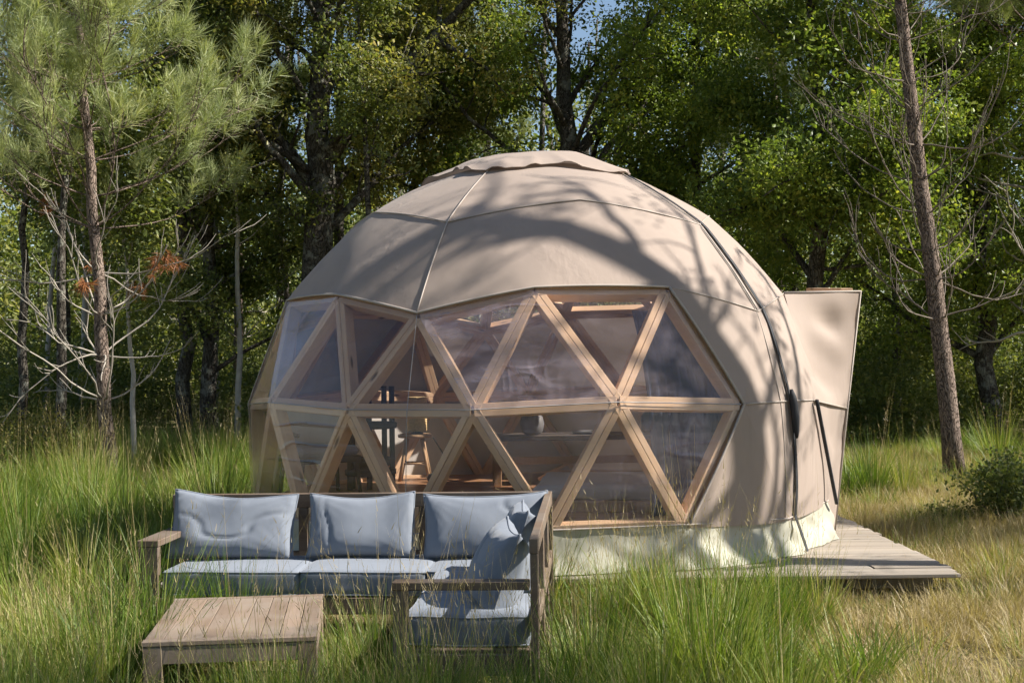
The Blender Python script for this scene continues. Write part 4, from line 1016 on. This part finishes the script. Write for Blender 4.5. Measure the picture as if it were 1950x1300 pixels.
# ------------------------------------------------------------------ the far wood and the undergrowth (uncountable)
def far_wood():
    rng = np.random.default_rng(90); N = 15000
    x = rng.uniform(-34, 34, N); y = rng.uniform(33, 50, N); z = rng.uniform(0, 15, N) ** 1.0
    dens = vnoise(np.stack([x * 0.33, y * 0.2, z * 0.38], 1), 3) * 0.6 + vnoise(np.stack([x * 0.9, y * 0.5, z * 0.8], 1), 4) * 0.4
    keep = dens > (-0.15 + 0.75 * np.clip((z - 4.5) / 6, 0, 1)); P = np.stack([x, y, z + ground_z(x, y)], 1)[keep]; n_ = len(P)
    rot = np.stack([rng.normal(size=n_) * 0.5, rng.normal(size=n_) * 0.5, rng.uniform(0, 6.28, n_)], 1); scl = rng.uniform(1.0, 1.9, (n_, 1)) * np.ones((1, 3))
    m_ = 9000; x = rng.uniform(-34, 34, m_); y = rng.uniform(34, 62, m_); z = rng.uniform(0, 7.0, m_); P2 = np.stack([x, y, z + ground_z(x, y)], 1); P = np.vstack([P, P2]); n_ = len(P)
    rot = np.stack([rng.normal(size=n_) * 0.5, rng.normal(size=n_) * 0.5, rng.uniform(0, 6.28, n_)], 1); scl = rng.uniform(1.0, 1.9, (n_, 1)) * np.ones((1, 3))
    trunks = []
    for i in range(90):
        tx, ty = rng.uniform(-26, 26), rng.uniform(29, 46); r = rng.uniform(0.05, 0.15); tz = float(ground_z(tx, ty)); trunks.append(tube([(tx, ty, tz - 0.1), (tx + rng.normal() * 0.2, ty, tz + 5), (tx + rng.normal() * 0.4, ty, tz + 11)], [r, r * 0.8, r * 0.5], 6))
    me = scatter_mesh('far_wood', FAR_PROTOS, P, rot, scl, rng.integers(0, 4, n_), [M['far_leaf']])
    o = scatter_obj('far_wood', me); tag(o, 'dark wood of many trees closing off the clearing', 'wood', kind='stuff')
    o = mesh_obj('far_trunks', *merge(trunks), M['oak_bark'], None, True); tag(o, 'thicket of thin trunks deep in the far wood', 'trunks', kind='stuff')
far_wood()
def undergrowth():
    rng = np.random.default_rng(91); pts = []
    for i in range(120):
        bx_, by = rng.uniform(-15, 17), rng.uniform(23.5, 33); hh = rng.uniform(0.7, 2.8); rr = rng.uniform(0.7, 1.6); m = int(34 * rr * hh)
        d = rng.normal(size=(m, 3)); d /= np.linalg.norm(d, axis=1, keepdims=True); q = d * (rng.uniform(0.3, 1, (m, 1)) ** 0.5) * np.array([rr, rr, hh / 2]) + np.array([bx_, by, hh / 2]); pts.append(q)
    P = np.concatenate(pts); P[:, 2] = np.maximum(P[:, 2], 0.1) + ground_z(P[:, 0], P[:, 1]); n_ = len(P)
    rot = np.stack([rng.normal(size=n_) * 0.5, rng.normal(size=n_) * 0.5, rng.uniform(0, 6.28, n_)], 1); scl = rng.uniform(0.7, 1.3, (n_, 1)) * np.ones((1, 3))
    o = scatter_obj('undergrowth', scatter_mesh('undergrowth', OAK_PROTOS, P, rot, scl, rng.integers(0, 5, n_), [M['far_leaf']])); tag(o, 'tangled low undergrowth along the edge of the wood', 'undergrowth', kind='stuff')
undergrowth()
def bush(label, x, y, w_, h, seed, mat='oak_leaf2'):
    rng = np.random.default_rng(seed); z = float(ground_z(x, y)); root = empty('bush', (x, y, z), label=label, cat='bush'); parts = []; pts = []
    for i in range(16):
        a = rng.uniform(0, 6.28); e = R3(rng.uniform(25, 80)); Q = polyline(rng, (rng.normal() * 0.06, rng.normal() * 0.06, -0.03), (math.cos(a) * math.cos(e) * w_, math.sin(a) * math.cos(e) * w_, math.sin(e) * h), h * rng.uniform(0.6, 1.1), 6, wob=0.15)
        parts.append(tube(Q, np.linspace(0.012, 0.003, len(Q)), 5, cap=False)); [pts.append(at(Q, rng.uniform(0.3, 1))[0]) for _ in range(12)]
    mesh_obj('stem', *merge(parts), M['oak_bark'], root, True); P = np.array(pts) + rng.normal(size=(len(pts), 3)) * 0.06; n_ = len(P)
    rot = rng.normal(size=(n_, 3)) * 0.6; scatter_obj('foliage', scatter_mesh('foliage', OAK_PROTOS, P, rot, rng.uniform(0.4, 0.7, (n_, 1)) * np.ones((1, 3)), rng.integers(0, 5, n_), [M[mat]]), root)
bush('small dark leafy bush at the right edge of the clearing', px(1915, 14), 14.0, 0.9, 0.75, 95, 'far_leaf')
bush('dry yellow-leaved bush low at the far left', px(50, 19), 19.5, 1.1, 1.1, 96)

# ------------------------------------------------------------------ grass (uncountable)
gr = np.random.default_rng(7)
TUSS = [tussock(gr, 210, 0.62, 0.13, 0.62, 0.0078, 4), tussock(gr, 150, 0.52, 0.12, 0.80, 0.0095, 1), tussock(gr, 230, 0.70, 0.15, 0.55, 0.0072, 6), tussock(gr, 200, 0.46, 0.14, 0.85, 0.0075, 1)]
SHORT = [tussock(gr, 90, 0.20, 0.20, 0.9, 0.0050, 0, 0.35, 3), tussock(gr, 90, 0.26, 0.22, 0.85, 0.0050, 1, 0.3, 3), tussock(gr, 80, 0.16, 0.22, 1.1, 0.0050, 0, 0.65, 3)]
THATCH = [tussock(gr, 110, 0.22, 0.24, 1.45, 0.0050, 0, 0.3, 3, 1), tussock(gr, 90, 0.17, 0.24, 1.5, 0.0050, 0, 0.3, 3, 1)]
STALK = [tussock(gr, 60, 0.50, 0.12, 0.6, 0.0045, 16, 0.3), tussock(gr, 50, 0.56, 0.12, 0.5, 0.0045, 12, 0.3)]
def blocked(x, y, m=0.0):
    deck_ = (x > DX0 - 0.05 - m) & (x < DX1 + 0.03 + m) & (y > DY0 - 0.02 - m) & (y < 15)
    return deck_
def sofa_zone(x, y):
    c, s = math.cos(-SR), math.sin(-SR); lx = c * (x - 0.245) - s * (y - 8.87); ly = s * (x - 0.245) + c * (y - 8.87)
    return ((lx > -SW - .08) & (lx < 0.08) & (ly > -SD - .1) & (ly < 0.1)) | ((lx > -0.78) & (lx < 0.08) & (ly > -LL - .08) & (ly < 0.1))
def table_zone(x, y): return (np.abs(x + 1.385) < 0.40) & (np.abs(y - 6.97) < 0.55)
def lawn():
    rng = np.random.default_rng(101); P = []; K = []; Sx = []
    def tryadd(n_, y0, y1, fn, ks, smin, smax):
        y = np.sqrt(rng.uniform(y0 ** 2, y1 ** 2, n_)); x = rng.uniform(-0.43, 0.43, n_) * y
        pr = fn(x, y); keep = (rng.uniform(size=n_) < pr) & ~blocked(x, y)
        x, y = x[keep], y[keep]; m = len(x)
        P.append(np.stack([x, y, ground_z(x, y)], 1)); K.append(rng.choice(ks, m)); Sx.append(rng.uniform(smin, smax, m))
    cl = lambda x, y, s, sd: vnoise(np.stack([x * s, y * s, 0 * x], 1), sd)
    col = lambda x, y: x / y * 2628 + 975
    def f_tall(x, y):
        c = col(x, y); n_ = cl(x, y, 0.9, 1)
        fg = (y < 9.3) * np.where(c < 1440, np.clip(0.5 + 1.1 * n_, 0, 1), np.clip(-0.5 + 0.9 * n_, 0, 1) * 0.4)
        left = (y >= 9.3) * (c < 560) * np.clip(0.75 + 0.8 * n_, 0.1, 1)
        right = (y >= 16.5) * (c >= 1500) * np.clip(0.15 + 1.0 * n_, 0, 1) * (y < 22) * 0.7
        pr = fg + left + right
        pr = pr * np.where(sofa_zone(x, y), 0.0, 1) * np.where(table_zone(x, y), 0.0, 1)
        return pr
    tryadd(1500, 5.0, 24.0, f_tall, [0, 1, 2, 3], 0.75, 1.25)
    # front fringe, close to the camera, kept low
    def f_front(x, y): return np.where(col(x, y) < 1480, 0.85, 0.08) * (~table_zone(x, y)) * (~sofa_zone(x, y))
    tryadd(260, 4.9, 7.4, f_front, [0, 1, 3], 0.6, 0.95)
    # along the front of the deck and the sofa
    for i in range(26):
        x = rng.uniform(0.35, 2.0); y = rng.uniform(8.2, 9.3); P.append(np.array([[x, y, 0]])); K.append(np.array([rng.integers(0, 4)])); Sx.append(np.array([rng.uniform(0.55, 0.85)]))
    for (x, y) in ((-0.62, 6.15), (-0.35, 6.0), (-0.1, 6.1), (0.15, 6.2), (0.35, 6.5), (-0.5, 5.75), (0.0, 5.7), (0.4, 6.9), (0.42, 7.4), (-0.2, 5.6), (-1.0, 5.9)):
        P.append(np.array([[x, y, 0]])); K.append(np.array([rng.integers(0, 4)])); Sx.append(np.array([rng.uniform(0.75, 1.0)]))
    for (x, y) in ((0.55, 8.2), (0.8, 8.35), (1.05, 8.15), (1.3, 8.5), (0.35, 7.9), (-0.35, 6.1), (-0.1, 6.3), (-1.1, 6.15), (-1.9, 6.3), (-0.7, 7.6), (-2.35, 7.3), (0.1, 6.2), (-0.5, 6.05), (1.9, 8.6), (-1.5, 6.0), (-0.6, 6.1), (-0.2, 5.95), (0.05, 6.05), (-0.45, 6.2), (0.25, 6.4), (-0.8, 6.0), (-2.1, 6.6), (-2.5, 7.8), (0.6, 8.6), (0.95, 8.7)):
        P.append(np.array([[x, y, 0]])); K.append(np.array([rng.integers(9, 11)])); Sx.append(np.array([rng.uniform(0.85, 1.1)]))
    def f_short(x, y): return np.where(table_zone(x, y) | sofa_zone(x, y), 0.35, 1) * np.clip(0.45 + 0.9 * cl(x, y, 0.7, 5), 0, 1) * np.where(col(x, y) > 1430, np.where(y > 17.5, 0.7, 0.16), 0.6)
    tryadd(5200, 5.5, 15, f_short, [4, 5, 6], 0.8, 1.3)
    tryadd(3400, 15, 27, f_short, [4, 5, 6], 0.9, 1.5)
    def f_th(x, y): return np.where(col(x, y) > 1050, 1.0, 0.45)
    tryadd(6500, 5.5, 22, f_th, [7, 8], 0.7, 1.3)
    Pt = np.concatenate(P); k_ = np.concatenate(K); s_ = np.concatenate(Sx); n_ = len(Pt)
    rot = np.stack([rng.normal(size=n_) * 0.06, rng.normal(size=n_) * 0.06, rng.uniform(0, 6.28, n_)], 1)
    protos = TUSS + SHORT + THATCH + STALK
    o = scatter_obj('grass', scatter_mesh('grass', protos, Pt, rot, s_[:, None] * np.ones((1, 3)), k_, [M['grass'], M['straw']])); tag(o, 'long green tussock grass and straw covering the clearing', 'grass', kind='stuff')
lawn()
